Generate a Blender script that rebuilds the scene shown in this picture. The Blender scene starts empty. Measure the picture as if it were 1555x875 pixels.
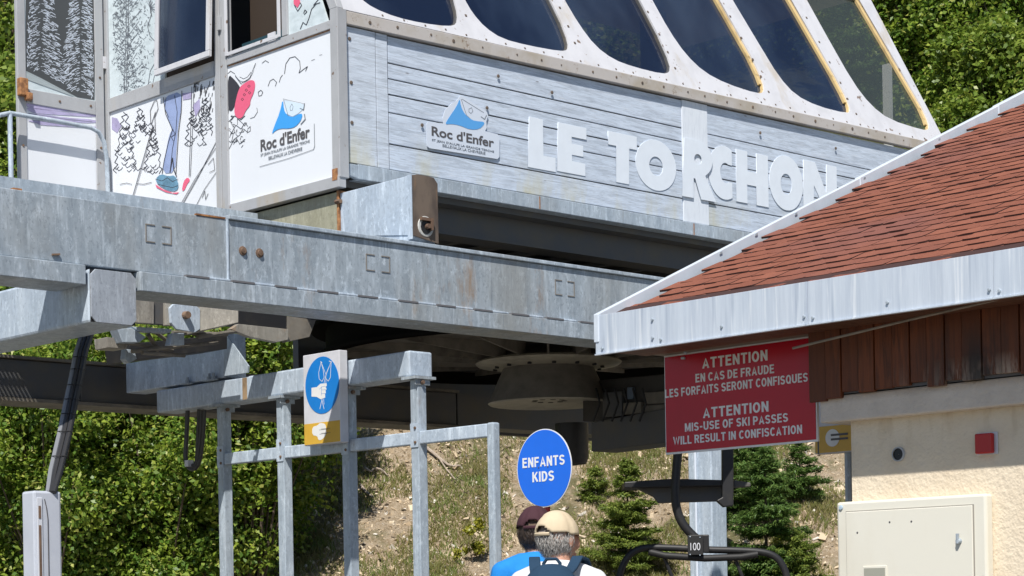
import bpy, bmesh, math, random
import numpy as np
from mathutils import Vector, Matrix
random.seed(7); rng = np.random.default_rng(7)
scn = bpy.context.scene
# ------------------------------------------------------------------ camera
EYE = 1.38; F = 3045.0; RHO = math.atan(0.018); HOR = 475.4      # eye height, focal length (photo px), roll, horizon drop
cam = bpy.data.cameras.new('camera'); camo = bpy.data.objects.new('camera', cam); scn.collection.objects.link(camo)
camo.location = (0, 0, EYE)
camo.matrix_world = Matrix.Translation((0, 0, EYE)) @ Matrix.Rotation(math.radians(90), 4, 'X') @ Matrix.Rotation(-RHO, 4, 'Z')
cam.sensor_width = 36; cam.lens = F/1555*36
cam.shift_x = -HOR*math.sin(RHO)/1555; cam.shift_y = HOR*math.cos(RHO)/1555
cam.clip_start = 0.1; cam.clip_end = 3000
scn.camera = camo
# ------------------------------------------------------------------ sky, sun, exposure
AU = math.radians(46.6)
U = Vector((math.sin(AU), math.cos(AU), 0)); V = Vector((-math.cos(AU), math.sin(AU), 0)); ROT = math.atan2(U.y, U.x)
travel = (U*0.60 + V*0.46 - Vector((0, 0, 1.0))).normalized(); sunpos = -travel
w = bpy.data.worlds.new('World'); scn.world = w; w.use_nodes = True
nt = w.node_tree; sky = nt.nodes.new('ShaderNodeTexSky'); sky.sky_type = 'NISHITA'; sky.sun_disc = False
sky.sun_elevation = math.asin(sunpos.z); sky.sun_rotation = math.atan2(sunpos.x, sunpos.y)
sky.altitude = 1200; sky.dust_density = 0.6
bg = nt.nodes['Background']; nt.links.new(sky.outputs[0], bg.inputs[0]); bg.inputs[1].default_value = 0.082
sl = bpy.data.lights.new('sun', 'SUN'); sl.energy = 5.0; sl.angle = math.radians(0.5); sl.color = (1, 0.955, 0.88)
so = bpy.data.objects.new('sun', sl); scn.collection.objects.link(so); so.location = (0, 0, 30)
so.rotation_euler = travel.to_track_quat('-Z', 'Y').to_euler()
scn.view_settings.view_transform = 'Standard'; scn.view_settings.look = 'None'
scn.view_settings.exposure = 0.3; scn.view_settings.gamma = 1
scn.cycles.max_bounces = 6; scn.cycles.transparent_max_bounces = 8

# ------------------------------------------------------------------ frames
ST = Vector((-1.47, 17.4, EYE))       # station frame: x along the long wall, y away, z above eye height
HT = Vector((1.61, 9.5, EYE))         # hut frame, same directions
R = Matrix.Rotation(ROT, 4, 'Z')
FR = {'S': Matrix.Translation(ST) @ R, 'H': Matrix.Translation(HT) @ R, 'W': Matrix.Identity(4)}
FI = {k: m.inverted() for k, m in FR.items()}
def ray(px, py):
    c, s = math.cos(RHO), math.sin(RHO); dx, dy = px-777.5, py-437.5
    return Vector(((dx*c-dy*s)/F, 1, (HOR-(dx*s+dy*c))/F))
def hit(fr, p0, n, px, py):
    """where the sight line of a photo pixel meets a plane (frame coordinates)"""
    m = FI[fr]; o = m @ Vector((0, 0, EYE)); d = m.to_3x3() @ ray(px, py); n = Vector(n)
    t = (Vector(p0)-o).dot(n)/d.dot(n); return o + d*t
def pu(fr, u, px, py): return hit(fr, (u, 0, 0), (1, 0, 0), px, py)
def pv(fr, v, px, py): return hit(fr, (0, v, 0), (0, 1, 0), px, py)
def pix(p):
    """photo pixel of a world point"""
    A = p.x/p.y*F; B = HOR-(p.z-EYE)/p.y*F; c, s = math.cos(RHO), math.sin(RHO)
    return 777.5+A*c+B*s, 437.5-A*s+B*c

# ------------------------------------------------------------------ materials
def cl(*c): return (c[0], c[1], c[2], 1) if len(c) == 3 else (c[0], c[0], c[0], 1)
class Mt:
    def __init__(s, name, col=(.5, .5, .5), rough=.6, metal=0.0, spec=.5):
        s.m = bpy.data.materials.new(name); s.m.use_nodes = True; s.nt = s.m.node_tree
        s.b = s.nt.nodes['Principled BSDF']; s.b.inputs['Base Color'].default_value = cl(*col)
        s.b.inputs['Roughness'].default_value = rough; s.b.inputs['Metallic'].default_value = metal
        s.b.inputs['Specular IOR Level'].default_value = spec
        s.col = None; s.c0 = cl(*col); s.co = s.nt.nodes.new('ShaderNodeTexCoord').outputs['Object']
    def map(s, sc=(1, 1, 1), rot=(0, 0, 0)):
        n = s.nt.nodes.new('ShaderNodeMapping'); s.nt.links.new(s.co, n.inputs[0])
        n.inputs['Scale'].default_value = sc; n.inputs['Rotation'].default_value = rot; return n.outputs[0]
    def noise(s, scale, sc=(1, 1, 1), detail=5, rough=.6, dist=0, rot=(0, 0, 0)):
        n = s.nt.nodes.new('ShaderNodeTexNoise'); s.nt.links.new(s.map(sc, rot), n.inputs['Vector'])
        n.inputs['Scale'].default_value = scale; n.inputs['Detail'].default_value = detail
        n.inputs['Roughness'].default_value = rough; n.inputs['Distortion'].default_value = dist; return n.outputs['Fac']
    def vor(s, scale, sc=(1, 1, 1), feature='F1', out='Distance'):
        n = s.nt.nodes.new('ShaderNodeTexVoronoi'); n.feature = feature; s.nt.links.new(s.map(sc), n.inputs['Vector'])
        n.inputs['Scale'].default_value = scale; return n.outputs[out]
    def ramp(s, fac, a, b, lo=0.0, hi=1.0):
        n = s.nt.nodes.new('ShaderNodeMapRange'); s.nt.links.new(fac, n.inputs[0])
        n.inputs[1].default_value = a; n.inputs[2].default_value = b; n.inputs[3].default_value = lo; n.inputs[4].default_value = hi
        return n.outputs[0]
    def mul(s, a, b):
        n = s.nt.nodes.new('ShaderNodeMath'); n.operation = 'MULTIPLY'
        for i, x in enumerate((a, b)):
            if isinstance(x, (int, float)): n.inputs[i].default_value = x
            else: s.nt.links.new(x, n.inputs[i])
        return n.outputs[0]
    def axis(s, k):
        n = s.nt.nodes.new('ShaderNodeSeparateXYZ'); s.nt.links.new(s.co, n.inputs[0]); return n.outputs[k]
    def island(s): return s.nt.nodes.new('ShaderNodeNewGeometry').outputs['Random Per Island']
    def rnd(s): return s.nt.nodes.new('ShaderNodeObjectInfo').outputs['Random']
    def lay(s, fac, col, amt=1.0):
        n = s.nt.nodes.new('ShaderNodeMix'); n.data_type = 'RGBA'
        if amt != 1: fac = s.mul(fac, amt)
        s.nt.links.new(fac, n.inputs[0])
        if s.col is None: n.inputs[6].default_value = s.c0
        else: s.nt.links.new(s.col, n.inputs[6])
        n.inputs[7].default_value = cl(*col); s.col = n.outputs[2]
        s.nt.links.new(s.col, s.b.inputs['Base Color']); return s
    def bump(s, fac, dist=.005, st=1.0):
        n = s.nt.nodes.new('ShaderNodeBump'); s.nt.links.new(fac, n.inputs['Height']); n.inputs['Distance'].default_value = dist
        n.inputs['Strength'].default_value = st
        if s.b.inputs['Normal'].links: s.nt.links.new(s.b.inputs['Normal'].links[0].from_socket, n.inputs['Normal'])
        s.nt.links.new(n.outputs[0], s.b.inputs['Normal']); return s
    def rgh(s, fac, a, b):
        s.nt.links.new(s.ramp(fac, .3, .7, a, b), s.b.inputs['Roughness']); return s

def galv(name, col, light, rust=.5, dark=.6):
    m = Mt(name, col, .5, .12)
    sp = m.vor(38, out='Color'); bw = m.nt.nodes.new('ShaderNodeRGBToBW'); m.nt.links.new(sp, bw.inputs[0])
    m.lay(m.ramp(bw.outputs[0], .2, .8), tuple(c*.84 for c in col), .7)
    m.lay(m.ramp(m.noise(3.5, (3, 3, .5), 6), .42, .68), light, .6)
    m.lay(m.ramp(m.noise(16, (1.2, 1.2, .16), 6, .72), .54, .70), tuple(min(1, c*1.25) for c in light), .75)
    m.lay(m.ramp(m.noise(14, (1.3, 1.3, .7), 8, .8), .54, .66), tuple(min(1, c*1.22) for c in light), .8)
    m.lay(m.ramp(m.noise(42, (1, 1, .55), 3, .7), .58, .66), tuple(c*.62 for c in col), .55)
    m.lay(m.ramp(m.noise(1.3, (1, 1, .35), 6), .5, .7), (.26, .25, .22), dark)
    m.lay(m.ramp(m.noise(22, (1.3, 1.3, .10), 4, .7), .60, .74), tuple(c*.55 for c in col), .7)
    m.lay(m.ramp(m.noise(2.2, (1, 1, .3), 8, .7), .60, .70), (.30, .19, .10), rust)
    m.rgh(m.noise(6), .36, .62); m.bump(m.noise(30, (1, 1, .4)), .002, .5); return m.m
GALV = galv('galvanised_steel', (.355, .42, .49), (.52, .59, .66), .4, .3)
GALV_BEAM = galv('weathered_galvanised_steel', (.305, .355, .405), (.48, .54, .60), .7, .55)
GALV_L = galv('clean_galvanised_steel', (.43, .51, .61), (.60, .68, .77), .3, .15)
m = Mt('rusty_steel', (.16, .10, .07), .75, .2); m.lay(m.ramp(m.noise(9), .4, .65), (.23, .15, .10)).lay(m.ramp(m.noise(25, (1, 1, .2)), .5, .7), (.09, .06, .045)); RUST = m.m
m = Mt('dull_rust', (.15, .115, .09), .8); m.lay(m.ramp(m.noise(6, (1, 1, .5), 7), .4, .65), (.08, .06, .05)).lay(m.ramp(m.noise(12, (1, 1, .2), 7), .58, .7), (.24, .15, .09), .8); DRUST = m.m
m = Mt('orange_rust', (.42, .2, .08), .8); m.lay(m.ramp(m.noise(20), .4, .6), (.2, .09, .04)); ORUST = m.m
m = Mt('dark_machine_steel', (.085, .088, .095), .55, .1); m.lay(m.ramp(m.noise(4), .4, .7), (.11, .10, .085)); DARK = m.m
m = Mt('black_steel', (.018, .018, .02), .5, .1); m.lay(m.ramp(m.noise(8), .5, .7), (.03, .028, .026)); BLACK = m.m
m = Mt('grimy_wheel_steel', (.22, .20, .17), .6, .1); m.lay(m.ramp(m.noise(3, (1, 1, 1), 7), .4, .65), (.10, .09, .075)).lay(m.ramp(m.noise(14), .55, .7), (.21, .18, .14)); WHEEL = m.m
m = Mt('wheel_rim_black', (.010, .009, .008), .9, 0, .1); RIMB = m.m
m = Mt('rubber', (.012, .012, .013), .6); RUBBER = m.m
m = Mt('cable_sheath', (.03, .03, .032), .35); CABLE = m.m
def frame_paint(name, col):
    m = Mt(name, col, .45)
    m.lay(m.ramp(m.noise(5, (1, 1, .6), 7), .45, .7), tuple(c*.82 for c in col), .7)
    m.lay(m.ramp(m.noise(11, (1, 1, 1), 2), .69, .73), (.16, .10, .06), .9)
    m.lay(m.ramp(m.noise(30, (1, 1, 1), 2), .725, .75), (.22, .13, .07), .9)
    m.lay(m.ramp(m.noise(2.5, (1, 1, .2), 7), .58, .7), (.42, .34, .22), .5); return m.m
FRAMEP = frame_paint('chipped_white_paint', (.58, .585, .62))
m = Mt('weathered_sill_strip', (.50, .47, .45), .5); m.lay(m.ramp(m.noise(2.2, (1, 1, 1), 7), .45, .62), (.40, .35, .28), .8).lay(m.ramp(m.noise(9, (1, 1, 1), 6, .8), .60, .66), (.20, .13, .08), .9).lay(m.ramp(m.noise(3.1, (1, 1, 2), 7, .75), .62, .70), (.34, .22, .08), .7); STRIP = m.m
ALU = frame_paint('grey_aluminium', (.40, .41, .43))
m = Mt('white_print_panel', (.74, .77, .82), .35); m.lay(m.ramp(m.noise(2, (1, 1, .3), 6), .5, .75), (.70, .73, .77), .5); PRINT = m.m
m = Mt('snowy_print_panel', (.60, .68, .72), .4); m.lay(m.ramp(m.noise(6, (1, 1, 2)), .45, .6), (.45, .52, .55), .6); SNOWP = m.m
def flat_mat(name, col, rough=.5, var=.0):
    m = Mt(name, col, rough)
    if var: m.lay(m.ramp(m.noise(7, (1, 1, 1), 6), .4, .7), tuple(c*(1-var) for c in col))
    return m.m
INK = flat_mat('black_ink', (.035, .035, .045)); GREYINK = flat_mat('grey_ink', (.17, .19, .22)); DGREY = flat_mat('dark_grey_lettering', (.09, .085, .09))
PINK = flat_mat('pink_ink', (.75, .12, .22)); LILAC = flat_mat('lilac_ink', (.44, .40, .62), .5, .3); JEAN = flat_mat('denim_blue_ink', (.30, .38, .62), .5, .2)
LOGOB = flat_mat('logo_blue', (.05, .34, .80)); LOGOW = flat_mat('sticker_white', (.62, .68, .78)); BOOTB = flat_mat('boot_blue_ink', (.15, .33, .48), .5, .5)
LETW = flat_mat('letter_white', (.74, .80, .88), .45, .05); LOGOL = flat_mat('logo_pale_blue', (.50, .68, .85))
def woodprint(name, col):
    m = Mt(name, col, .42)
    m.lay(m.ramp(m.noise(5, (.55, 1, 5), 8, .7, .6), .45, .60), tuple(c*.70 for c in col), .75)
    m.lay(m.ramp(m.noise(9, (.35, 1, 9), 8, .78, 1.4), .50, .60), tuple(c*.45 for c in col), .6)
    m.lay(m.ramp(m.noise(14, (.3, 1, 6), 5, .7), .56, .68), (.66, .70, .77), .6)
    m.lay(m.mul(m.ramp(m.noise(2.4, (1, 1, .4), 6), .46, .62), m.ramp(m.axis(2), .62, .25)), (.50, .46, .27), .65)
    m.lay(m.ramp(m.vor(1.7, (.9, 1, 3.0)), .045, .02), (.18, .18, .2), .8); return m.m
PLANK = woodprint('grey_washed_wood', (.60, .68, .80)); PLANKL = woodprint('pale_washed_wood', (.62, .69, .79))
m = Mt('white_batten_wood', (.72, .77, .84), .45); m.lay(m.ramp(m.noise(9, (4, 1, .6), 7, .7, .8), .5, .66), (.56, .61, .69), .6).lay(m.ramp(m.vor(1.9, (1.2, 1, 2.0)), .05, .02), (.18, .18, .2), .8); PLANKW = m.m
m = Mt('plank_gap', (.13, .13, .14), .8); GAP = m.m
m = Mt('tinted_glass', (.010, .018, .045), .06, 0, .5); m.lay(m.ramp(m.noise(.9, (1, 1, .35), 4), .42, .66), (.035, .055, .10), .9).rgh(m.noise(3), .03, .16); m.b.inputs['Coat Weight'].default_value = .3; m.b.inputs['Coat Roughness'].default_value = .02
m.b.inputs['Alpha'].default_value = .68; m.bump(m.noise(1.2, (1, 1, 1), 2), .02, .12); GLASS = m.m
m = Mt('clear_tinted_glass', (.06, .075, .07), .06, 0, .5); m.b.inputs['Alpha'].default_value = .50; GLASS2 = m.m
m = Mt('window_seal', (.62, .46, .22), .6); m.lay(m.ramp(m.noise(5, (1, 1, .4)), .5, .7), (.38, .27, .13)); SEAL = m.m
m = Mt('dark_interior', (.10, .12, .16), .8); INTER = m.m
m = Mt('brown_interior', (.035, .022, .014), .8); INTERB = m.m
TEAL = flat_mat('teal_board', (.012, .05, .07), .6)
WHITES0 = flat_mat('inner_white', (.7, .72, .7))
# hut
def wood(name, col, dk, pale=0):
    m = Mt(name, col, .6)
    m.lay(m.ramp(m.noise(7, (6, 6, .5), 7, .7, .8), .4, .65), dk)
    m.lay(m.ramp(m.rnd(), 0, 1), tuple(c*.45 for c in col), .8)
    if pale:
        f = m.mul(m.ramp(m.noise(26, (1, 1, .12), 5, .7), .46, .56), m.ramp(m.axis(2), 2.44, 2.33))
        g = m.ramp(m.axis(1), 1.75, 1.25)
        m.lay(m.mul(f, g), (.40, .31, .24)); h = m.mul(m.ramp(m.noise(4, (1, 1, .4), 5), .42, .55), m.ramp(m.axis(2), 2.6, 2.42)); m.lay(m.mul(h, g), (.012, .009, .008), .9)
    m.bump(m.noise(8, (6, 6, .4), 6), .002); return m.m
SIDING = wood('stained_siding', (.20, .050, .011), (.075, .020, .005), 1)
SOFFIT = wood('soffit_board', (.20, .075, .035), (.10, .04, .02))
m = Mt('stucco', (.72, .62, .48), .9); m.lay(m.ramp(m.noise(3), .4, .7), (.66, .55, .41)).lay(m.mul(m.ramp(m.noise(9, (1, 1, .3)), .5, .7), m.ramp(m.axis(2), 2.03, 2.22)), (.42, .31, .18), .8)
m.bump(m.noise(30, (1, 1, 1), 5, .6), .007, .9).bump(m.vor(70), .003, .5); STUCCO = m.m
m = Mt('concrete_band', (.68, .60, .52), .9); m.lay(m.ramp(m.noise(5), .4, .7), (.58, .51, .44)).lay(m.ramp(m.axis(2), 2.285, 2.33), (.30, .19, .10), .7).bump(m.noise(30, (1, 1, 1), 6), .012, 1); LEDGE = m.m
m = Mt('zinc_flashing', (.60, .66, .74), .42, .25); m.lay(m.ramp(m.noise(26, (1, 1, .05), 5, .75), .40, .62), (.50, .56, .65), .9)
m.lay(m.ramp(m.noise(34, (1, 1, .035), 4, .7), .56, .66), (.74, .78, .83), .8).lay(m.ramp(m.noise(14, (1, 1, .05), 3), .58, .66), (.34, .40, .50), .6).rgh(m.noise(4), .35, .6).bump(m.noise(5, (1, 1, .1)), .01, .6); ZINC = m.m
def shingle(name, col):
    m = Mt(name, col, .95, 0, .05)
    m.lay(m.ramp(m.rnd(), 0, 1), (col[0]*.62, col[1]*.60, col[2]*.62), .75)
    m.lay(m.ramp(m.noise(12, (1, 1, 1), 6), .5, .7), (.17, .065, .05), .6)
    ge = m.nt.nodes.new('ShaderNodeNewGeometry'); nn = m.nt.nodes.new('ShaderNodeTexNoise'); nn.inputs['Scale'].default_value = .9; nn.inputs['Detail'].default_value = 6; m.nt.links.new(ge.outputs['Position'], nn.inputs['Vector']); m.lay(m.ramp(nn.outputs['Fac'], .48, .66), (.16, .075, .07), .65)
    m.lay(m.ramp(m.noise(260, (1, 1, 1), 2), .35, .7), (.40, .17, .12), .28)
    m.lay(m.ramp(m.noise(180, (1, 1, 1), 2), .55, .7), (.10, .04, .03), .6).bump(m.noise(260, (1, 1, 1), 2), .003, .8); return m.m
SHING = shingle('red_brown_shingle', (.245, .094, .062)); BITU = flat_mat('bitumen_edge', (.045, .018, .015), .9)
m = Mt('cream_enamel', (.70, .68, .60), .4); m.lay(m.ramp(m.noise(2.5, (1, 1, .5), 6), .5, .75), (.62, .58, .48), .7); ENAM = m.m
m = Mt('red_sign', (.46, .006, .022), .22, 0, .35); m.lay(m.ramp(m.noise(4), .4, .7), (.40, .006, .02), .6); REDS = m.m
WHITEL = flat_mat('white_lettering', (.75, .76, .76), .4, .05); BLUES = flat_mat('sign_blue', (.010, .14, .72), .3, .06); BLUE2 = flat_mat('pictogram_blue', (.01, .20, .62), .35, .1)
WHITES = flat_mat('sign_white', (.62, .63, .68), .4, .12); YEL = flat_mat('sign_yellow', (.66, .40, .05), .4, .12); REDB = flat_mat('red_plastic', (.42, .01, .012), .35)
m = Mt('grey_cabinet', (.50, .53, .60), .4); m.lay(m.ramp(m.noise(3), .4, .7), (.44, .47, .54)); CAB = m.m

# ------------------------------------------------------------------ builders
class MB:
    def __init__(s): s.v = []; s.f = []
    def add(s, vs, fs):
        k = len(s.v); s.v += [tuple(x) for x in vs]; s.f += [tuple(i+k for i in f) for f in fs]; return s
    def box(s, a0, a1, b0, b1, c0, c1):
        return s.add([(x, y, z) for x in (a0, a1) for y in (b0, b1) for z in (c0, c1)],
                     [(0, 1, 3, 2), (4, 6, 7, 5), (0, 4, 5, 1), (2, 3, 7, 6), (0, 2, 6, 4), (1, 5, 7, 3)])
    def prism(s, pts, ex):
        pts = [Vector(p) for p in pts]; ex = Vector(ex); n = len(pts)
        nr = Vector((0, 0, 0))
        for i in range(n): nr += pts[i].cross(pts[(i+1) % n])
        if nr.dot(ex) > 0: pts = pts[::-1]
        return s.add(pts+[p+ex for p in pts], [tuple(range(n)), tuple(range(2*n-1, n-1, -1))]+[(i, i+n, (i+1) % n+n, (i+1) % n) for i in range(n)])
    def obox(s, c, ax, ay, az):
        c, ax, ay, az = map(Vector, (c, ax, ay, az))
        return s.add([c+ax*x+ay*y+az*z for x in (-1, 1) for y in (-1, 1) for z in (-1, 1)],
                     [(0, 1, 3, 2), (4, 6, 7, 5), (0, 4, 5, 1), (2, 3, 7, 6), (0, 2, 6, 4), (1, 5, 7, 3)])
    def beam(s, p, q, w_, h_, up=(0, 0, 1)):
        p, q = Vector(p), Vector(q); d = (q-p).normalized(); a = d.cross(Vector(up)).normalized(); b = a.cross(d)
        return s.obox((p+q)/2, (q-p)/2, a*w_/2, b*h_/2)
    def tube(s, path, r, n=10):
        path = [Vector(p) for p in path]; rs = r if isinstance(r, (list, tuple)) else [r]*len(path); vs = []; fs = []; pa = None
        for i, p in enumerate(path):
            d = (path[min(i+1, len(path)-1)]-path[max(i-1, 0)]).normalized()
            if pa is None: pa = d.orthogonal().normalized()
            pa = (pa-d*pa.dot(d)).normalized(); b = d.cross(pa)
            vs += [p+(pa*math.cos(2*math.pi*k/n)+b*math.sin(2*math.pi*k/n))*rs[i] for k in range(n)]
        for i in range(len(path)-1):
            fs += [(i*n+k, i*n+(k+1) % n, (i+1)*n+(k+1) % n, (i+1)*n+k) for k in range(n)]
        fs += [tuple(range(n))[::-1], tuple((len(path)-1)*n+k for k in range(n))]
        return s.add(vs, fs)
    def lathe(s, c, prof, n=32, axis='z', a0=0, a1=2*math.pi):
        c = Vector(c); vs = []; fs = []; full = abs(a1-a0-2*math.pi) < 1e-6; m_ = n if full else n+1
        for r, h in prof:
            for k in range(m_):
                a = a0+(a1-a0)*k/n; x, y = r*math.cos(a), r*math.sin(a)
                vs.append(c+(Vector((x, y, h)) if axis == 'z' else Vector((h, x, y)) if axis == 'x' else Vector((x, h, y))))
        for i in range(len(prof)-1):
            fs += [(i*m_+k, i*m_+(k+1) % m_, (i+1)*m_+(k+1) % m_, (i+1)*m_+k) for k in range(n)]
        return s.add(vs, fs)
COL = scn.collection
def thing(name, label, cat, fr='W', base=(0, 0, 0), group=None):
    o = bpy.data.objects.new(name, None); COL.objects.link(o); o.empty_display_size = .2
    base = Vector(base); o.location = FR[fr] @ base
    if fr != 'W': o.rotation_euler.z = ROT
    o['label'] = label; o['category'] = cat
    if group: o['group'] = group
    T[o.name] = (fr, base); return o
T = {}
def meshob(name, me, mat, parent, smooth=False, label=None, kind=None, offset=None, bevel=0, fr=None):
    """link a mesh in frame coordinates under its thing (the root's base is subtracted)"""
    root = parent
    while root is not None and root.parent: root = root.parent
    if root is not None: me.transform(Matrix.Translation(-T[root.name][1]))
    o = bpy.data.objects.new(name, me); COL.objects.link(o)
    if parent: o.parent = parent
    elif fr and fr != 'W':
        o.matrix_world = FR[fr]
    for x in (mat if isinstance(mat, (list, tuple)) else [mat]):
        if x: me.materials.append(x)
    if smooth:
        me.polygons.foreach_set('use_smooth', [True]*len(me.polygons))
        if smooth != 2: me.set_sharp_from_angle(angle=math.radians(38))
    if label: o['label'] = label
    if kind: o['kind'] = kind
    if bevel:
        b = o.modifiers.new('bevel', 'BEVEL'); b.width = bevel; b.segments = 2; b.limit_method = 'ANGLE'; b.angle_limit = math.radians(50)
    return o
def tomesh(mb, name):
    me = bpy.data.meshes.new(name); me.from_pydata(mb.v, [], mb.f); me.update(); return me
SMALL = {'screw', 'rivet', 'bolt', 'gap_shade', 'weld_bead', 'weld_mark', 'ink_line', 'logo_outline', 'fine_print', 'finger_line', 'strap_line', 'hub_bolt', 'flange_bolt', 'seal', 'hose', 'lilac_print', 'tie_rod', 'rust_edge', 'grating', 'ski_print'}
def part(name, mb, mat, parent, smooth=False, bevel=0, fixn=True, **k):
    if name in SMALL: k.setdefault('kind', 'stuff')
    me = tomesh(mb, name)
    if fixn:
        bm = bmesh.new(); bm.from_mesh(me); bmesh.ops.recalc_face_normals(bm, faces=bm.faces); bm.to_mesh(me); bm.free()
    return meshob(name, me, mat, parent, smooth, bevel=bevel, **k)
def solo(name, mb, mat, label, cat, fr='W', base=None, group=None, smooth=False, bevel=0):
    """a thing that is one mesh"""
    me = tomesh(mb, name); bm = bmesh.new(); bm.from_mesh(me); bmesh.ops.recalc_face_normals(bm, faces=bm.faces); bm.to_mesh(me); bm.free()
    if base is None:
        vs = [v.co for v in me.vertices]; base = Vector((sum(v.x for v in vs)/len(vs), sum(v.y for v in vs)/len(vs), min(v.z for v in vs)))
    base = Vector(base); me.transform(Matrix.Translation(-base))
    o = bpy.data.objects.new(name, me); COL.objects.link(o); o.location = FR[fr] @ base
    if fr != 'W': o.rotation_euler.z = ROT
    for x in (mat if isinstance(mat, (list, tuple)) else [mat]): me.materials.append(x)
    if smooth: me.polygons.foreach_set('use_smooth', [True]*len(me.polygons)); me.set_sharp_from_angle(angle=math.radians(38))
    if bevel:
        b = o.modifiers.new('bevel', 'BEVEL'); b.width = bevel; b.segments = 2; b.limit_method = 'ANGLE'; b.angle_limit = math.radians(50)
    o['label'] = label; o['category'] = cat
    if group: o['group'] = group
    T[o.name] = (fr, base); return o
def curve2mesh(outlines, th, bevel=0):
    cu = bpy.data.curves.new('c', 'CURVE'); cu.dimensions = '2D'; cu.fill_mode = 'BOTH'; cu.extrude = th/2; cu.bevel_depth = bevel
    for ol in outlines:
        sp = cu.splines.new('POLY'); sp.points.add(len(ol)-1); sp.use_cyclic_u = True
        for p, q in zip(sp.points, ol): p.co = (q[0], q[1], 0, 1)
    ob = bpy.data.objects.new('c', cu); me = bpy.data.meshes.new_from_object(ob); bpy.data.objects.remove(ob); bpy.data.curves.remove(cu)
    me.materials.clear(); return me
def basis(p0, a, b):
    a, b = Vector(a).normalized(), Vector(b).normalized(); n = a.cross(b)
    return Matrix.Translation(Vector(p0)) @ Matrix(((a.x, b.x, n.x, 0), (a.y, b.y, n.y, 0), (a.z, b.z, n.z, 0), (0, 0, 0, 1)))
def text(txt, p0, a, b, wd, ht, th=.004, bold=0.0, spacing=1.0):
    """text filling a box of wd x ht whose lower left corner is p0"""
    cu = bpy.data.curves.new('t', 'FONT'); cu.body = txt; cu.size = 1; cu.offset = bold; cu.extrude = .01; cu.space_character = spacing; cu.resolution_u = 5
    ob = bpy.data.objects.new('t', cu); COL.objects.link(ob); bpy.context.view_layer.update()
    me = bpy.data.meshes.new_from_object(ob.evaluated_get(bpy.context.evaluated_depsgraph_get())); bpy.data.objects.remove(ob); bpy.data.curves.remove(cu)
    n = len(me.vertices); co = np.empty(n*3, dtype=np.float32); me.vertices.foreach_get('co', co); co = co.reshape(-1, 3)
    lo, hi = co.min(0), co.max(0); co[:, 0] = (co[:, 0]-lo[0])/(hi[0]-lo[0])*wd; co[:, 1] = (co[:, 1]-lo[1])/(hi[1]-lo[1])*ht; co[:, 2] = (co[:, 2]-lo[2])/(hi[2]-lo[2])*th
    me.vertices.foreach_set('co', co.ravel()); me.transform(basis(p0, a, b)); me.materials.clear(); me.update(); return me
AU_, AV_, AZ = (1, 0, 0), (0, 1, 0), (0, 0, 1)
def _arc(cx, cy, rx, ry, a0, a1, n=12): return [(cx+rx*math.cos(math.radians(a0+(a1-a0)*i/n)), cy+ry*math.sin(math.radians(a0+(a1-a0)*i/n))) for i in range(n+1)]
_h = .09      # half a stroke
_x0, _x1, _y0, _y1, _m = _h, .62-_h, _h, 1-_h, .5
_S = _arc(.31, .71, .22, .20, 20, 90)+_arc(.31, .71, .22, .20, 90, 250)+_arc(.31, .29, .22, .20, 70, -90)+_arc(.31, .29, .22, .20, -90, -160)
GLY = {'A': (.68, [[(.08, 0), (.34, .98), (.60, 0)], [(.18, .30), (.50, .30)]]), 'T': (.60, [[(0, _y1), (.60, _y1)], [(.30, 0), (.30, .9)]]), 'E': (.56, [[(_h, 0), (_h, 1)], [(_h, _y1), (.54, _y1)], [(_h, .52), (.50, .52)], [(_h, _y0), (.56, _y0)]]),
 'F': (.54, [[(_h, 0), (_h, 1)], [(_h, _y1), (.54, _y1)], [(_h, .50), (.48, .50)]]), 'N': (.64, [[(_h, 0), (_h, 1)], [(.10, .97), (.54, .03)], [(.55, 0), (.55, 1)]]), 'I': (.18, [[(_h, 0), (_h, 1)]]), 'L': (.54, [[(_h, 0), (_h, 1)], [(_h, _y0), (.54, _y0)]]),
 'O': (.68, [_arc(.34, .5, .25, .41, 0, 360, 28)]), 'Q': (.68, [_arc(.34, .5, .25, .41, 0, 360, 28), [(.40, .22), (.62, .0)]]), 'C': (.64, [_arc(.34, .5, .25, .41, 42, 318, 22)]), 'G': (.66, [_arc(.34, .5, .25, .41, 42, 330, 22), [(.36, .45), (.60, .45), (.60, .1)]]),
 'S': (.62, [_S]), 'U': (.64, [[(_h, 1), (_h, .34)]+_arc(.32, .32, .23, .23, 180, 360)+[(.55, 1)]]), 'D': (.64, [[(_h, 0), (_h, 1)], [(_h, _y1), (.25, _y1)]+_arc(.27, .5, .28, .41, 90, -90)+[(_h, _y0)]]),
 'R': (.64, [[(_h, 0), (_h, 1)], [(_h, _y1), (.34, _y1)]+_arc(.34, .70, .20, .21, 90, -90)+[(_h, .49)], [(.34, .48), (.56, 0)]]), 'P': (.60, [[(_h, 0), (_h, 1)], [(_h, _y1), (.32, _y1)]+_arc(.32, .68, .20, .23, 90, -90)+[(_h, .45)]]),
 'K': (.64, [[(_h, 0), (_h, 1)], [(.14, .40), (.56, 1)], [(.26, .58), (.58, 0)]]), 'M': (.78, [[(_h, 0), (_h, 1)], [(.12, .97), (.39, .15), (.66, .97)], [(.69, 0), (.69, 1)]]), 'W': (.92, [[(.08, 1), (.26, .04), (.46, .95), (.66, .04), (.84, 1)]]),
 'B': (.62, []), 'H': (.64, [[(_h, 0), (_h, 1)], [(.55, 0), (.55, 1)], [(_h, .5), (.55, .5)]]), '-': (.40, [[(.04, .42), (.36, .42)]])}
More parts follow.
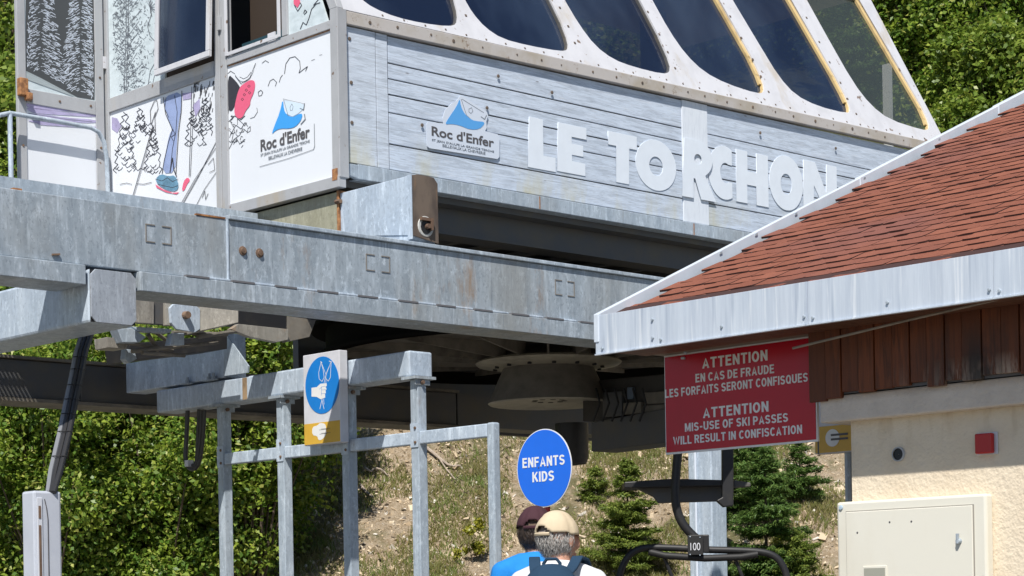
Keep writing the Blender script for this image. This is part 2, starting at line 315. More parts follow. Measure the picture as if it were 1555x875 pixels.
def caps(txt, p0, a, b, wd, ht, th=.002, gap=.13):
    """bold sans capitals drawn as strokes, filling wd x ht"""
    a, b = Vector(a).normalized(), Vector(b).normalized(); n = a.cross(b); p0 = Vector(p0); x = 0; segs = []
    for c in txt:
        if c == ' ': x += .30; continue
        w_, st = GLY[c]
        for k, l in enumerate(st): segs.append((k, [(x+q[0], q[1]) for q in l]))
        x += w_+gap
    W_ = x-gap; mb = MB(); P_ = lambda q, e: p0+a*(q[0]/W_*wd)+b*(q[1]*ht)+n*e
    for k, l in segs:
        e = th+.0003*k; closed = math.dist(l[0], l[-1]) < 1e-6; L_, R_ = [], []
        for i, q in enumerate(l):
            if closed: p_, n_ = l[i-1] if i else l[-2], l[i+1] if i < len(l)-1 else l[1]
            else: p_, n_ = l[max(i-1, 0)], l[min(i+1, len(l)-1)]
            d1 = Vector((q[0]-p_[0], q[1]-p_[1])); d2 = Vector((n_[0]-q[0], n_[1]-q[1])); d1 = d1.normalized() if d1.length > 1e-9 else d2.normalized(); d2 = d2.normalized() if d2.length > 1e-9 else d1
            t_ = (d1+d2); t_ = t_.normalized() if t_.length > 1e-6 else d1; k_ = min(1.7, 1/max(.3, t_.dot(d1))); nr = Vector((-t_.y, t_.x))*_h*k_
            L_.append((q[0]+nr.x, min(1, max(0, q[1]+nr.y)))); R_.append((q[0]-nr.x, min(1, max(0, q[1]-nr.y))))
        k0 = len(mb.v); m_ = len(l)
        mb.v += [tuple(P_(q, e)) for q in L_]+[tuple(P_(q, e)) for q in R_]+[tuple(P_(q, 0)) for q in L_]+[tuple(P_(q, 0)) for q in R_]
        for i in range(m_-1):
            A_, B_, C_, D_ = k0+i, k0+i+1, k0+m_+i, k0+m_+i+1
            mb.f += [(A_, C_, D_, B_), (A_, B_, B_+2*m_, A_+2*m_), (C_, C_+2*m_, D_+2*m_, D_)]
        if not closed: mb.f += [(k0, k0+2*m_, k0+3*m_, k0+m_), (k0+m_-1, k0+2*m_-1, k0+4*m_-1, k0+3*m_-1)]
    return tomesh(mb, 'lettering')
def ribbon(mb, pts3, wpx, toplane):
    """pen stroke: photo-space polyline traced onto a panel"""
    n = len(pts3); wpx = wpx*.58
    for i in range(n-1):
        p, q = Vector(pts3[i]), Vector(pts3[i+1]); d = q-p
        if d.length < 1e-6: continue
        nr = Vector((-d.y, d.x)).normalized()*wpx/2; e = d.normalized()*wpx*.25
        mb.add([toplane(*(p-e+nr)), toplane(*(p-e-nr)), toplane(*(q+e-nr)), toplane(*(q+e+nr))], [(0, 1, 2, 3)])
def poly(mb, pts, toplane, ex): mb.prism([toplane(*p) for p in pts], ex)
def smoothpts(pts, closed=True, k=2):
    for _ in range(k):
        o = []; n = len(pts)
        for i in range(n if closed else n-1):
            p, q = pts[i], pts[(i+1) % n]
            o += [(p[0]*.75+q[0]*.25, p[1]*.75+q[1]*.25), (p[0]*.25+q[0]*.75, p[1]*.25+q[1]*.75)]
        pts = o if closed else [pts[0]]+o+[pts[-1]]
    return pts

# ================================================================== ground
def hz(x, y):
    s = y-30.5; base = 0.72*(s+math.sqrt(s*s+3.0))/2 - .02
    k = min(1, max(0, (y-29.5)/4))
    return base + k*(.22*math.sin(x*.9+y*.5)*math.sin(y*.8-x*.3)+.10*math.sin(x*2.3+1)*math.sin(y*2.1))
mb = MB(); xs = np.unique(np.concatenate([np.linspace(-300, -14, 16), np.linspace(-14, 16, 130), np.linspace(16, 300, 16)]))
ys = np.unique(np.concatenate([np.linspace(-300, 22, 12), np.linspace(22, 28, 8), np.linspace(28, 54, 120), np.linspace(54, 120, 20), [160, 300, 800]]))
for y in ys:
    for x in xs: mb.v.append((x, y, min(hz(x, y), 90)))
nx = len(xs)
for j in range(len(ys)-1):
    for i in range(nx-1): mb.f.append((j*nx+i, j*nx+i+1, (j+1)*nx+i+1, (j+1)*nx+i))
m = Mt('hillside_earth', (.50, .40, .285), .95, 0, .2)
m.lay(m.ramp(m.noise(7, (1, 1, 1), 8, .7), .42, .6), (.36, .27, .17)).lay(m.ramp(m.noise(26, (1, 1, 1), 5, .7), .52, .62), (.60, .50, .38))
m.lay(m.ramp(m.noise(18, (1, 1, 1), 6, .8), .57, .66), (.07, .05, .035), .9).lay(m.ramp(m.noise(.75, (1, 1, 1), 7, .7), .48, .6), (.10, .11, .035), .75)
m.lay(m.ramp(m.axis(1), 42, 46), (.07, .085, .03), .9).lay(m.ramp(m.axis(0), -5.0, -7.0), (.07, .085, .03), .9).lay(m.ramp(m.axis(1), 28.8, 27.5), (.36, .33, .285)).bump(m.noise(12, (1, 1, 1), 8, .75), .12, 1); GROUND = m.m
g = part('ground', mb, GROUND, None, smooth=2, kind='structure'); g['label'] = 'flat yard running into the bare earth hillside behind the lift'

# ================================================================== station cabin
B = math.radians
cab = thing('lift_cabin', 'raised lift station control cabin clad in grey washed planks with slanted windows', 'cabin', 'S', (4.5, 2, 3.62))
def rise(u): return .0125*u
# inner core wall behind planks
mb = MB(); mb.box(.03, 9.0, .035, .12, 3.85, 5.12); part('long_wall', mb, GAP, cab)
mb = MB(); mb.box(.03, 6.6, 3.72, 3.80, 3.7, 7.2).box(6.6, 9.05, 3.72, 3.80, 3.7, 4.9).box(8.97, 9.07, .13, 3.72, 3.7, 5.2); part('back_wall', mb, ALU, cab)
mb = MB(); mb.box(.05, 9.0, .13, 3.71, 3.66, 3.84); part('floor_slab', mb, DARK, cab)
mb = MB(); mb.prism([(-.05, .93, 7.21), (8.9, .93, 7.21), (8.9, 3.85, 7.23), (-.05, 3.85, 7.23)], (0, 0, .09)); part('roof', mb, ALU, cab, bevel=.01)
zs = [5.035, 4.80, 4.66, 4.52, 4.36, 4.08, 3.85]
def plank_row(u0, u1):
    for i in range(6):
        a, b = zs[i]-.006, zs[i+1]+.006
        ra, rb = ((rise(u0), rise(u1)) if i == 0 else (0, 0)); d = .016+random.uniform(-.003, .003)
        mb = MB(); mb.prism([(u0, .035, b), (u1, .035, b), (u1, .035, a+rb), (u0, .035, a+ra)], (0, -d, 0))
        part('plank', mb, PLANK, cab, bevel=.003)
plank_row(.575, 4.465); plank_row(4.865, 8.93)
for a, b, t in ((.075, .42, .03), (.43, .56, .026), (4.47, 4.86, .022)):
    mb = MB(); mb.prism([(a, .035, 3.85), (b, .035, 3.85), (b, .035, 5.035+rise(b)), (a, .035, 5.035+rise(a))], (0, -t, 0)); part('upright_board', mb, PLANKW if a > 4 else PLANKL, cab, bevel=.003)
# screws
mb = MB()
for u, z in [(.13, 4.93), (.14, 4.55), (.14, 4.2), (1.9, 4.90), (2.6, 4.86), (5.7, 4.93), (7.0, 4.95), (4.55, 4.66), (4.6, 4.66), (1.75, 4.58), (8.0, 4.7), (.95, 4.3)]:
    mb.lathe((u, .005, z), [(0.001, -.008), (.016, -.006), (.018, 0)], 8, 'y')
part('screw', mb, DRUST, cab)
# sill strip
mb = MB(); mb.prism([(.06, .05, 5.045), (9.08, .05, 5.045+rise(9.08)), (9.08, .05, 5.16+rise(9.0)), (.06, .05, 5.16)], (0, -.075, 0)); sill = part('sill_strip', mb, STRIP, cab, bevel=.006)
mb = MB()
for i in range(26):
    u = .35+i*.345+random.uniform(-.07, .07); q_ = random.uniform(.5, 1.25); mb.lathe((u, -.024, 5.105+rise(u)+random.uniform(-.008, .008)), [(.001, -.006), (.014*q_, -.005), (.017*q_, .002)], 8, 'y')
part('rivet', mb, DRUST, sill)
# slanted window front
K = .47; Z0 = 5.165
def sl2(u, z): return (u, .0+K*(z-Z0), z)
nrm = Vector((0, -1, K)).normalized()
bup = Vector((0, K, 1)).normalized(); cosk = bup.z
Wn = [[(.20, 6.9), (.22, 5.45), (.30, 5.32), (.42, 5.25), (.67, 5.21), (.98, 5.215), (1.31, 5.25), (1.43, 5.30), (1.50, 5.42), (1.52, 5.58), (1.46, 6.9)],
      [(1.62, 6.9), (1.66, 5.61), (1.70, 5.47), (1.80, 5.34), (1.98, 5.26), (2.31, 5.255), (2.76, 5.28), (2.88, 5.32), (2.94, 5.42), (2.94, 5.64), (2.76, 6.9)],
      [(3.04, 6.9), (3.12, 5.93), (3.20, 5.66), (3.32, 5.45), (3.52, 5.34), (3.80, 5.31), (4.23, 5.31), (4.37, 5.36), (4.44, 5.47), (4.42, 5.8), (4.22, 6.9)],
      [(4.46, 6.9), (4.56, 6.24), (4.64, 5.88), (4.76, 5.63), (4.95, 5.47), (5.26, 5.39), (5.76, 5.36), (5.90, 5.41), (5.96, 5.55), (5.93, 5.85), (5.68, 6.9)],
      [(5.94, 6.9), (6.04, 6.50), (6.18, 6.02), (6.29, 5.66), (6.46, 5.47), (6.80, 5.395), (7.34, 5.395), (7.44, 5.46), (7.47, 5.60), (7.42, 5.9), (7.18, 6.9)],
      [(7.52, 6.9), (7.62, 6.40), (7.74, 5.86), (7.90, 5.60), (8.17, 5.46), (8.80, 5.43), (8.95, 5.46), (9.02, 5.56), (9.02, 5.76), (8.74, 6.9)]]
def to2(p): return (p[0], (p[1]-Z0)/cosk)
outer = [(.04, 5.16), (9.2, 5.275), (8.95, 7.2), (.04, 7.2)]
# light rounding of the openings
ZT = 7.2
for wd in Wn:
    for a_, b_ in ((0, 1), (-1, -2)):
        t_ = (ZT-.06-wd[b_][1])/(wd[a_][1]-wd[b_][1]); wd[a_] = (wd[b_][0]+(wd[a_][0]-wd[b_][0])*t_, ZT-.06)
rounded = [[wd[0]]+smoothpts(wd[1:-1], False, 1)+[wd[-1]] for wd in Wn]
me = curve2mesh([[to2(p) for p in outer]]+[[to2(p) for p in r] for r in rounded], .04)
me.transform(basis((0, 0, Z0), (1, 0, 0), bup)); wf = meshob('window_front', me, FRAMEP, cab)
mb = MB()
for k in range(5):
    for z in (5.42, 5.6, 5.8, 6.05, 6.3, 6.6):
        f = (z-5.3)/1.6; u = (Wn[k][-2][0]*(1-f)+Wn[k][-1][0]*f+Wn[k+1][0][0]*f+Wn[k+1][1][0]*(1-f))/2+random.uniform(-.01, .02)
        p = Vector(sl2(u, z))+nrm*.02; mb.obox(p, (.011, 0, 0), bup*.011, nrm*.006)
for i in range(34):
    u = .5+i*.25; p = Vector(sl2(u, 5.185+u*.0135+random.uniform(-.006, .01)))+nrm*.02; mb.obox(p, (.008, 0, 0), bup*.008, nrm*.005)
part('screw', mb, DRUST, wf)
for k, wd in enumerate(rounded):
    pts = [Vector(sl2(*p)) for p in wd]; c = sum(pts, Vector())/len(pts)
    mb = MB(); mb.prism([c+(p-c)*1.015-nrm*.028 for p in pts], -nrm*.008); gp = part('window_pane', mb, GLASS if k < 5 else GLASS2, cab)
    # rubber / painted seal along the reveal
    mb = MB(); n = len(pts)
    for i in range(n-1):
        p, q = pts[i], pts[i+1]; wdt = .016
        if k >= 3 and i >= n-5: wdt = .05
        d = (q-p).normalized(); s_ = nrm.cross(d).normalized()
        if (c-(p+q)/2).dot(s_) < 0: s_ = -s_
        mb.obox((p+q)/2+s_*wdt/2-nrm*.012, (q-p)/2*1.04, s_*wdt/2, nrm*.014)
    part('seal', mb, SEAL if k >= 3 else DARK, gp, fixn=True)
# inside of the cabin
mb = MB(); mb.box(7.3, 7.45, 2.9, 3.2, 3.85, 7.2).box(2.0, 6.4, 3.2, 3.65, 3.85, 4.9); part('inner_cupboard', mb, flat_mat('inner_grey', (.30, .33, .36)), cab)
pu_ = pv('S', 1.3, 1348, 150).x; mb = MB(); mb.box(pu_-.035, pu_+.035, 1.25, 1.35, 3.85, 6.62); part('inner_post', mb, WHITES0, cab)
mb = MB(); mb.box(.1, 6.58, 3.66, 3.71, 3.85, 7.19); part('inner_lining', mb, INTER, cab)
mb = MB(); mb.box(4.6, 7.0, 1.5, 1.62, 7.0, 7.06); part('strip_lamp', mb, flat_mat('lamp_grey', (.4, .42, .45)), cab)
# end wall (u = 0): frame members
mb = MB(); f_ = lambda v0, v1, z0, z1, u0=-.02, u1=.05: mb.box(u0, u1, v0, v1, z0, z1)
def bar(*a_):
    mb = MB(); f_(*a_) if False else mb.box(*(a_[4:6] if len(a_) > 4 else (-.02, .05)), *a_[:4]); part('frame_bar', mb, ALU, cab, bevel=.005)
bar(-.03, .075, 3.7, 5.17, -.03, .075)
bar(3.665, 3.78, 3.6, 7.19); bar(1.745, 1.832, 3.6, 7.19); bar(1.64, 1.735, 3.6, 7.19)
bar(1.84, 3.66, 4.955, 5.095); bar(.08, 1.635, 5.008, 5.085); bar(.70, .78, 5.09, 6.35); bar(1.84, 3.66, 7.05, 7.19); bar(1.0, 1.635, 7.05, 7.19)
mb = MB(); mb.prism([(-.02, -.02, 5.175), (-.02, .09, 5.175), (-.02, 1.05, 7.19), (-.02, .94, 7.19)], (.07, 0, 0))
part('frame_bar', mb, ALU, cab, bevel=.005)
mb = MB(); mb.prism([(-.035, -.02, 3.615), (-.035, 1.64, 3.615), (-.035, 1.64, 3.715), (-.035, -.02, 3.715)], (.08, 0, 0)).prism([(-.035, 1.84, 3.615), (-.035, 3.66, 3.615), (-.035, 3.66, 3.715), (-.035, 1.84, 3.715)], (.08, 0, 0)); part('bottom_trim', mb, ALU, cab, bevel=.004)
mb = MB(); mb.box(-.012, -.004, .085, 1.62, 5.0, 5.007); part('rust_line', mb, ORUST, cab)
mb = MB(); mb.box(-.038, -.03, 0.0, .07, 3.68, 3.78); part('rust_bloom', mb, ORUST, cab)
# panels of the end wall
mb = MB(); mb.box(.0, .02, .076, 1.64, 3.71, 5.005); pan1 = part('print_panel', mb, PRINT, cab)
mb = MB(); mb.box(.0, .02, 1.834, 3.664, 3.71, 4.954); pan2 = part('print_panel', mb, PRINT, cab)
mb = MB(); mb.box(.0, .02, 2.68, 3.664, 5.096, 7.04); pan3 = part('print_panel', mb, SNOWP, cab)
mb = MB(); mb.prism([(.0, .14, 5.086), (.0, .70, 5.086), (.0, .70, 6.2), (.0, .62, 6.2)], (.02, 0, 0)); pan4 = part('print_panel', mb, SNOWP, cab)
on = lambda u=-.0025: (lambda x, y: pu('S', u, x, y))
EX = (-.0012, 0, 0)
# --- print on the right panel: swirls, mitten, logo
P = on()
mb = MB()
for pl_, wp in [([(432, 112), (434, 97), (440, 88), (448, 86), (455, 93), (456, 104), (454, 111), (460, 106), (467, 101), (464, 108)], 1.5), ([(407, 131), (410, 123), (415, 120), (420, 125), (418, 131)], 1.3), ([(424, 125), (426, 118), (429, 114)], 1.3),
    ([(392, 140), (396, 137), (399, 140), (397, 145), (393, 146), (392, 140)], 1.4), ([(380, 180), (386, 178), (391, 170), (390, 164)], 1.2), ([(376, 196), (380, 192), (380, 199), (375, 202)], 1.2), ([(473, 92), (478, 90)], 1.0), ([(485, 84), (489, 83)], 1.0), ([(398, 96), (403, 92), (408, 95)], 1.2),
    ([(346, 125), (349, 150), (346, 180)], 1.6), ([(347, 185), (356, 176), (366, 182), (372, 176)], 1.5), ([(350, 205), (358, 190), (366, 196), (372, 186), (376, 192)], 1.5), ([(347, 228), (355, 212), (364, 205), (369, 195)], 1.3), ([(348, 198), (354, 204), (352, 214)], 1.2), ([(346, 112), (350, 108), (358, 113)], 1.2)]:
    ribbon(mb, pl_, wp, P)
for i in range(26):
    x, y = random.uniform(347, 372), random.uniform(176, 222); ribbon(mb, [(x, y), (x+random.uniform(-5, 5), y+random.uniform(-4, 4)), (x+random.uniform(-6, 6), y+random.uniform(-3, 7))], 1.1, P)
part('ink_line', mb, INK, pan1, kind='stuff')
mb = MB(); poly(mb, smoothpts([(346, 112), (355, 120), (362, 128), (366, 136), (358, 158), (352, 170), (346, 166)]), P, EX); part('dark_hair_print', mb, INK, pan1)
mb = MB(); poly(mb, smoothpts([(363, 133), (372, 126), (381, 121), (388, 124), (386, 140), (380, 152), (380, 160), (373, 168), (369, 178), (362, 181), (356, 174), (356, 162)]), lambda x, y: pu('S', -.004, x, y), EX); mit = part('pink_mitten_print', mb, PINK, pan1)
mb = MB()
for x, y in [(371, 144), (374, 137), (378, 131), (368, 151), (379, 141)]: ribbon(mb, [(x-2, y), (x, y-2), (x+2, y), (x, y+2), (x-2, y)], 1.1, lambda x, y: pu('S', -.0056, x, y))
part('ink_line', mb, INK, mit)
mb = MB(); poly(mb, smoothpts([(355, 106), (368, 101), (386, 95), (386, 106), (380, 118), (368, 126), (358, 116)]), lambda x, y: pu('S', -.004, x, y), EX)
fp = part('white_scarf_print', mb, PRINT, pan1); mb = MB(); ribbon(mb, [(364, 117), (370, 120), (376, 117), (381, 110)], 1.6, lambda x, y: pu('S', -.0056, x, y)); ribbon(mb, [(357, 115), (366, 127), (379, 119), (388, 96)], 1.3, lambda x, y: pu('S', -.0056, x, y)); part('ink_line', mb, INK, fp)
def logo(fr, par, P2, P3, P4, ex, edge, wave_w, tip):
    pass
Q = lambda d: (lambda x, y: pu('S', d, x, y))
def q6(pts): return [(380+x/7.29, 140+y/7.29) for x, y in pts]
mb = MB(); poly(mb, q6(smoothpts([(362, 72), (372, 190), (400, 250), (470, 282), (540, 240), (582, 240), (560, 320), (500, 385), (430, 405), (340, 402), (280, 425), (238, 470), (262, 390), (330, 220)], k=1)), Q(-.003), EX); part('logo_wave', mb, LOGOB, pan1)
mb = MB(); poly(mb, q6([(370, 90), (400, 240), (470, 272), (535, 235), (595, 180), (600, 150), (560, 125)]), Q(-.0022), EX); part('logo_mark', mb, flat_mat('logo_frost', (.62, .74, .86)), pan1)
mb = MB()
for pl_, wp in [([(362, 75), (600, 130)], 1.0), ([(370, 85), (420, 265)], 1.2), ([(440, 170), (460, 130), (475, 160), (465, 200), (445, 205), (440, 170)], 1.0), ([(550, 180), (590, 195), (600, 125)], 2.0), ([(600, 245), (608, 300), (560, 355)], 2.4)]: ribbon(mb, q6(pl_), wp, Q(-.0042))
ribbon(mb, q6([(708, 350), (712, 600), (700, 635), (420, 735), (105, 825)]), 1.3, Q(-.0042)); part('logo_outline', mb, GREYINK, pan1)
# text runs toward -v on this wall
def txt_u(s, par, mat, x0, y0, x1, y1, hpx, u=-.003, bold=.0, name='lettering'):
    a = pu('S', u, x0, y0); b = pu('S', u, x1, y1); up = pu('S', u, x0, y0-hpx); h = (up-a).z
    me = text(s, (u, a.y, a.z), (0, -1, 0), AZ, a.y-b.y, h, .002, bold)
    return meshob(name, me, mat, par)
txt_u("Roc d'Enfer", pan1, DGREY, 396, 230.5, 470.5, 209, 18.5, bold=.022)
txt_u("ST JEAN D'AULPS LA GRANDE TERCHE", pan1, GREYINK, 396, 239, 470.5, 215, 5.2)
txt_u("BELLEVAUX LA CHEVRERIE", pan1, GREYINK, 408, 243, 459, 226.5, 5)
# --- skier print on the middle panel
mb = MB(); poly(mb, smoothpts([(248, 148), (276, 138), (275, 165), (270, 195), (268, 225), (266, 262), (247, 264), (251, 235), (257, 205), (262, 196), (252, 172)], k=1), P, EX); part('jeans_print', mb, JEAN, pan2)
mb = MB(); poly(mb, smoothpts([(236, 272), (244, 264), (256, 268), (266, 266), (272, 282), (268, 291), (255, 290), (240, 281)], k=1), Q(-.004), EX); part('boot_print', mb, BOOTB, pan2)
mb = MB(); poly(mb, [(236, 280), (248, 288), (262, 293), (272, 292), (268, 295), (252, 292), (238, 285)], Q(-.0045), EX); poly(mb, smoothpts([(276, 290), (279, 275), (285, 269), (289, 274), (284, 280), (280, 290)], k=1), P, EX); part('ski_print', mb, PINK, pan2)
mb = MB(); poly(mb, [(170, 178), (178, 180), (184, 192), (178, 202), (170, 196)], P, EX); poly(mb, [(293, 160), (303, 150), (304, 165), (297, 178)], P, EX); poly(mb, [(277, 142), (292, 140), (290, 150), (278, 152)], P, EX); part('lilac_print', mb, LILAC, pan2)
mb = MB()
for pl_, wp in [([(248, 148), (251, 172), (262, 197), (256, 215), (249, 245), (246, 264)], 1.6), ([(276, 138), (275, 170), (271, 200), (269, 232), (267, 264)], 1.6), ([(265, 145), (269, 170), (267, 200), (262, 225), (258, 262)], 1.4), ([(262, 196), (266, 204), (260, 208), (263, 214)], 1.4),
    ([(291, 132), (290, 180), (287, 268)], 1.2), ([(294, 132), (293, 180), (289, 268)], 1.0), ([(275, 314), (300, 270), (328, 216)], 1.6), ([(272, 314), (296, 272), (328, 224)], 1.2), ([(296, 316), (310, 288), (328, 262)], 1.2), ([(182, 280), (192, 278), (200, 280)], 1.3), ([(208, 279), (218, 280), (230, 277)], 1.4),
    ([(199, 306), (215, 250), (232, 190)], 1.2), ([(201, 306), (217, 250), (234, 190)], .8), ([(229, 190), (228, 168), (234, 154), (238, 152), (240, 165), (235, 178), (236, 200), (230, 188), (236, 170)], 1.4), ([(252, 148), (250, 165), (256, 178)], 1.3),
    ([(258, 262), (262, 240), (264, 258), (268, 268)], 2.5), ([(236, 272), (246, 275), (254, 270), (262, 276), (270, 272)], 1.4), ([(240, 280), (252, 283), (262, 285), (270, 282)], 1.4), ([(307, 300), (311, 290), (312, 303), (316, 294)], 1.2), ([(316, 250), (324, 240), (326, 258), (318, 262)], 1.2)]:
    ribbon(mb, pl_, wp, Q(-.0058))
def squiggle_tree(cx, y0, y1, hw, n):
    for s_ in (-1, 1):
        pts = []
        for i in range(n+1):
            t = i/n; pts.append((cx+s_*(hw*t**.8+(3.0 if i % 2 else -1.5))+random.uniform(-1.5, 1.5), y0+(y1-y0)*t+random.uniform(-2, 2)))
        ribbon(mb, pts, 1.6, Q(-.003))
    for i in range(n):
        t = random.uniform(.2, 1); x = cx+random.uniform(-1, 1)*hw*t*.8; y = y0+(y1-y0)*t; ribbon(mb, [(x-4, y-2), (x-1, y+2), (x+3, y), (x+5, y-3)], 1.4, Q(-.003))
squiggle_tree(190, 172, 262, 15, 16); squiggle_tree(213, 166, 205, 8, 10); squiggle_tree(232, 200, 262, 12, 12); squiggle_tree(296, 158, 222, 14, 14); squiggle_tree(312, 150, 205, 9, 12)
for i in range(60):
    x = random.uniform(294, 327); y = random.uniform(122, 165); ribbon(mb, [(x, y), (x-1, y+random.uniform(4, 10))], 1.5, Q(-.003))
for i in range(36):
    x, y = random.uniform(176, 240), random.uniform(185, 262); ribbon(mb, [(x-3, y), (x, y+3), (x+4, y-1)], 1.3, Q(-.003))
part('ink_line', mb, INK, pan2, kind='stuff')
# --- frosty tree on the upper panels
mb = MB()
for x0 in (188, 191): ribbon(mb, [(x0, 152), (x0+2, 90), (x0+4, 30), (x0+3, -10)], 1.6, P)
for i in range(900):
    t = random.random(); x = 190+random.gauss(0, 1)*20; y = random.uniform(-20, 150)
    if x < 171 or x > 236 or y > 150-(x-170)*.33 or (y > 105 and x < 184): continue
    ribbon(mb, [(x, y), (x+random.uniform(-3, 3), y+random.uniform(-3, 3)), (x+random.uniform(-4, 4), y+random.uniform(-4, 4))], random.uniform(.6, 1.3), P)
for i in range(8):
    ribbon(mb, [(190, 120-i*16), (176+random.uniform(-4, 4), 100-i*16)], 1.0, P); ribbon(mb, [(192, 122-i*16), (210+random.uniform(-4, 8), 96-i*16)], 1.0, P)
ribbon(mb, [(225, 128), (228, 108), (237, 92), (232, 80), (238, 66), (228, 55), (224, 40), (230, 22), (227, 5), (232, -10)], 1.7, P); ribbon(mb, [(232, 126), (236, 108), (240, 98)], 1.4, P)
for i in range(14): ribbon(mb, [(228, 12), (228+random.uniform(-6, 14), 12+random.uniform(-14, 14))], 1.5, P)
part('ink_line', mb, GREYINK, pan3, kind='stuff')
mb = MB()
for pl_ in [[(447, 8), (452, 17), (458, 8), (450, -5)], [(462, 22), (466, 18), (463, 15), (461, 20)], [(456, 44), (460, 34), (465, 38), (469, 28), (473, 14), (480, 6), (486, 4)], [(476, 8), (486, -4), (490, -10)], [(446, 2), (450, -6)]]: ribbon(mb, pl_, 1.8, Q(-.003))
part('ink_line', mb, INK, pan4)
mb = MB(); poly(mb, [(446, -12), (452, -12), (456, 4), (452, 12), (446, 6)], P, EX); part('pink_mitten_print', mb, PINK, pan4)
# openings and swung windows
mb = MB(); mb.box(.25, .3, .70, 1.62, 5.09, 7.04); part('inner_lining', mb, INTERB, cab)
mb = MB(); mb.box(.12, .14, .80, 1.58, 5.09, 5.22); tl = part('teal_board', mb, TEAL, cab)
mb = MB(); mb.box(.105, .119, 1.05, 1.16, 5.13, 5.22); st = part('sticker', mb, WHITES, tl)
def casement(v0, v1, z0, z1, off, tilt, name):
    mb = MB(); L = z1-z0
    def pt(v, h, d=0): return Vector((-off*(1-h/L*0)-d-(1-h/L)*tilt, v, z0+h))
    def bar(va, vb, ha, hb): mb.prism([pt(va, ha), pt(vb, ha), pt(vb, hb), pt(va, hb)], (-.035, 0, 0))
    bar(v0, v0+.055, .056, L); bar(v1-.055, v1, .056, L); bar(v0, v1, 0, .055)
    fo = part(name, mb, FRAMEP, cab, bevel=.004)
    mb = MB(); mb.prism([pt(v0+.04, .03, .012), pt(v1-.04, .03, .012), pt(v1-.04, L, .012), pt(v0+.04, L, .012)], (-.006, 0, 0)); gg = part('window_pane', mb, GLASS, fo); return fo
casement(1.745, 2.66, 5.10, 7.0, .035, .07, 'casement_frame')
mb = MB(); mb.box(.02, .05, 1.85, 2.67, 5.1, 7.04); part('inner_lining', mb, INTERB, cab)
for z in (5.35, 6.0): mb = MB(); mb.box(-.045, -.021, 1.70, 1.742, z, z+.13); part('window_hinge', mb, ALU, cab, bevel=.003)
for q_ in ((.79, .83, 5.09, 7.04), (1.6, 1.64, 5.09, 7.04), (.831, 1.599, 5.086, 5.12)):
    mb = MB(); mb.box(-.035, -.021, *q_); part('casement_frame', mb, FRAMEP, cab, bevel=.003)
# skirt
mb = MB(); mb.prism([(.20, .0, 3.715), (9.0, .0, 3.715), (9.0, 0, 3.846), (.20, 0, 3.846)], (0, .05, 0)).prism([(-.015, .0, 3.84), (.2, .0, 3.84), (.2, 0, 3.715), (.01, 0, 3.75)], (0, .05, 0)).box(.2, 9.0, .051, .30, 3.715, 3.73)
part('skirt_channel', mb, GALV, cab, bevel=.006)
mb = MB()
for u in (2.4, 4.6, 6.2): mb.box(u, u+.012, -.003, .0, 3.72, 3.84)
part('joint', mb, ORUST, cab)
# door leaf, swung out
door_v = 3.70
mb = MB(); mb.box(-.914, -.141, door_v+.031, door_v+.045, 3.75, 6.4); door = part('door', mb, ALU, cab, label='swung open cabin door with a snowy fir tree print')
for q_ in ((-1.005, -.915, 3.66, 6.5), (-.14, -.045, 3.66, 6.5), (-.914, -.141, 4.92, 5.06), (-.914, -.141, 3.66, 3.75), (-.914, -.141, 6.4, 6.5)):
    mb = MB(); mb.box(q_[0], q_[1], door_v, door_v+.05, q_[2], q_[3]); part('door_rail', mb, ALU, door, bevel=.005)
mb = MB(); mb.box(-.914, -.141, door_v+.012, door_v+.03, 3.75, 4.92); part('print_panel', mb, PRINT, door)
mb = MB(); mb.box(-.914, -.141, door_v+.012, door_v+.03, 5.06, 6.4); dpan = part('print_panel', mb, SNOWP, door)
D = lambda e=.009: (lambda x, y: pv('S', door_v+e, x, y))
EXV = (0, -.0012, 0)
mb = MB(); poly(mb, [(39, -12), (143.5, -12), (143.5, 152), (118, 148), (90, 134), (60, 118), (39, 108)], D(.0105), EXV); part('dark_forest_print', mb, flat_mat('forest_ink', (.06, .065, .07)), door)
mb = MB()
for tx, hw in ((62, 38), (122, 30)):
    for i in range(800):
        t = random.random()**.8; y = -20+t*175; s_ = random.choice((-1, 1)); w_ = hw*(.35+.65*t); x = tx+s_*w_*random.random()**.8
        if x < 41 or x > 142 or y > 100+(x-39)*.48: continue
        L_ = random.uniform(2, 6.5); dr = random.uniform(.1, .8)
        ribbon(mb, [(x, y), (x+s_*L_*.5, y+dr*L_*.35), (x+s_*L_, y+dr*L_)] if 42 < x+s_*L_ < 142 else [(x, y), (x, y+2.5)], random.uniform(.7, 1.7), D(.0085))
part('snow_print', mb, LOGOW, door, kind='stuff')
mb = MB(); poly(mb, [(39, 109), (60, 119), (90, 135), (118, 149), (60, 128), (39, 120)], D(.0085), EXV); ribbon(mb, [(39, 108), (60, 118), (90, 134), (118, 149)], 1.5, D(.007)); part('snow_slope_print', mb, flat_mat('slope_ink', (.35, .40, .42)), door)
mb = MB()
for i, (y, w_) in enumerate([(160, 9), (168, 7), (176, 9), (186, 6)]): poly(mb, smoothpts([(39, y-6+i), (60, y-3), (100, y+3), (147, y+6), (147, y+6+w_*.6), (95, y+w_), (60, y+w_-2), (39+i*6, y+w_*.3)], k=1), D(.0095), EXV)
part('lilac_print', mb, LILAC, door); mb = MB()
for y in (157, 172, 181): ribbon(mb, [(42, y), (70, y+4), (100, y+9), (140, y+13)], .9, D(.007))
part('ink_line', mb, GREYINK, door)
mb = MB(); mb.box(-1.02, -.93, door_v-.07, door_v-.002, 4.97, 5.14).box(-.955, -.90, door_v-.10, door_v-.02, 4.93, 5.0); part('door_latch', mb, ORUST, door, bevel=.008)
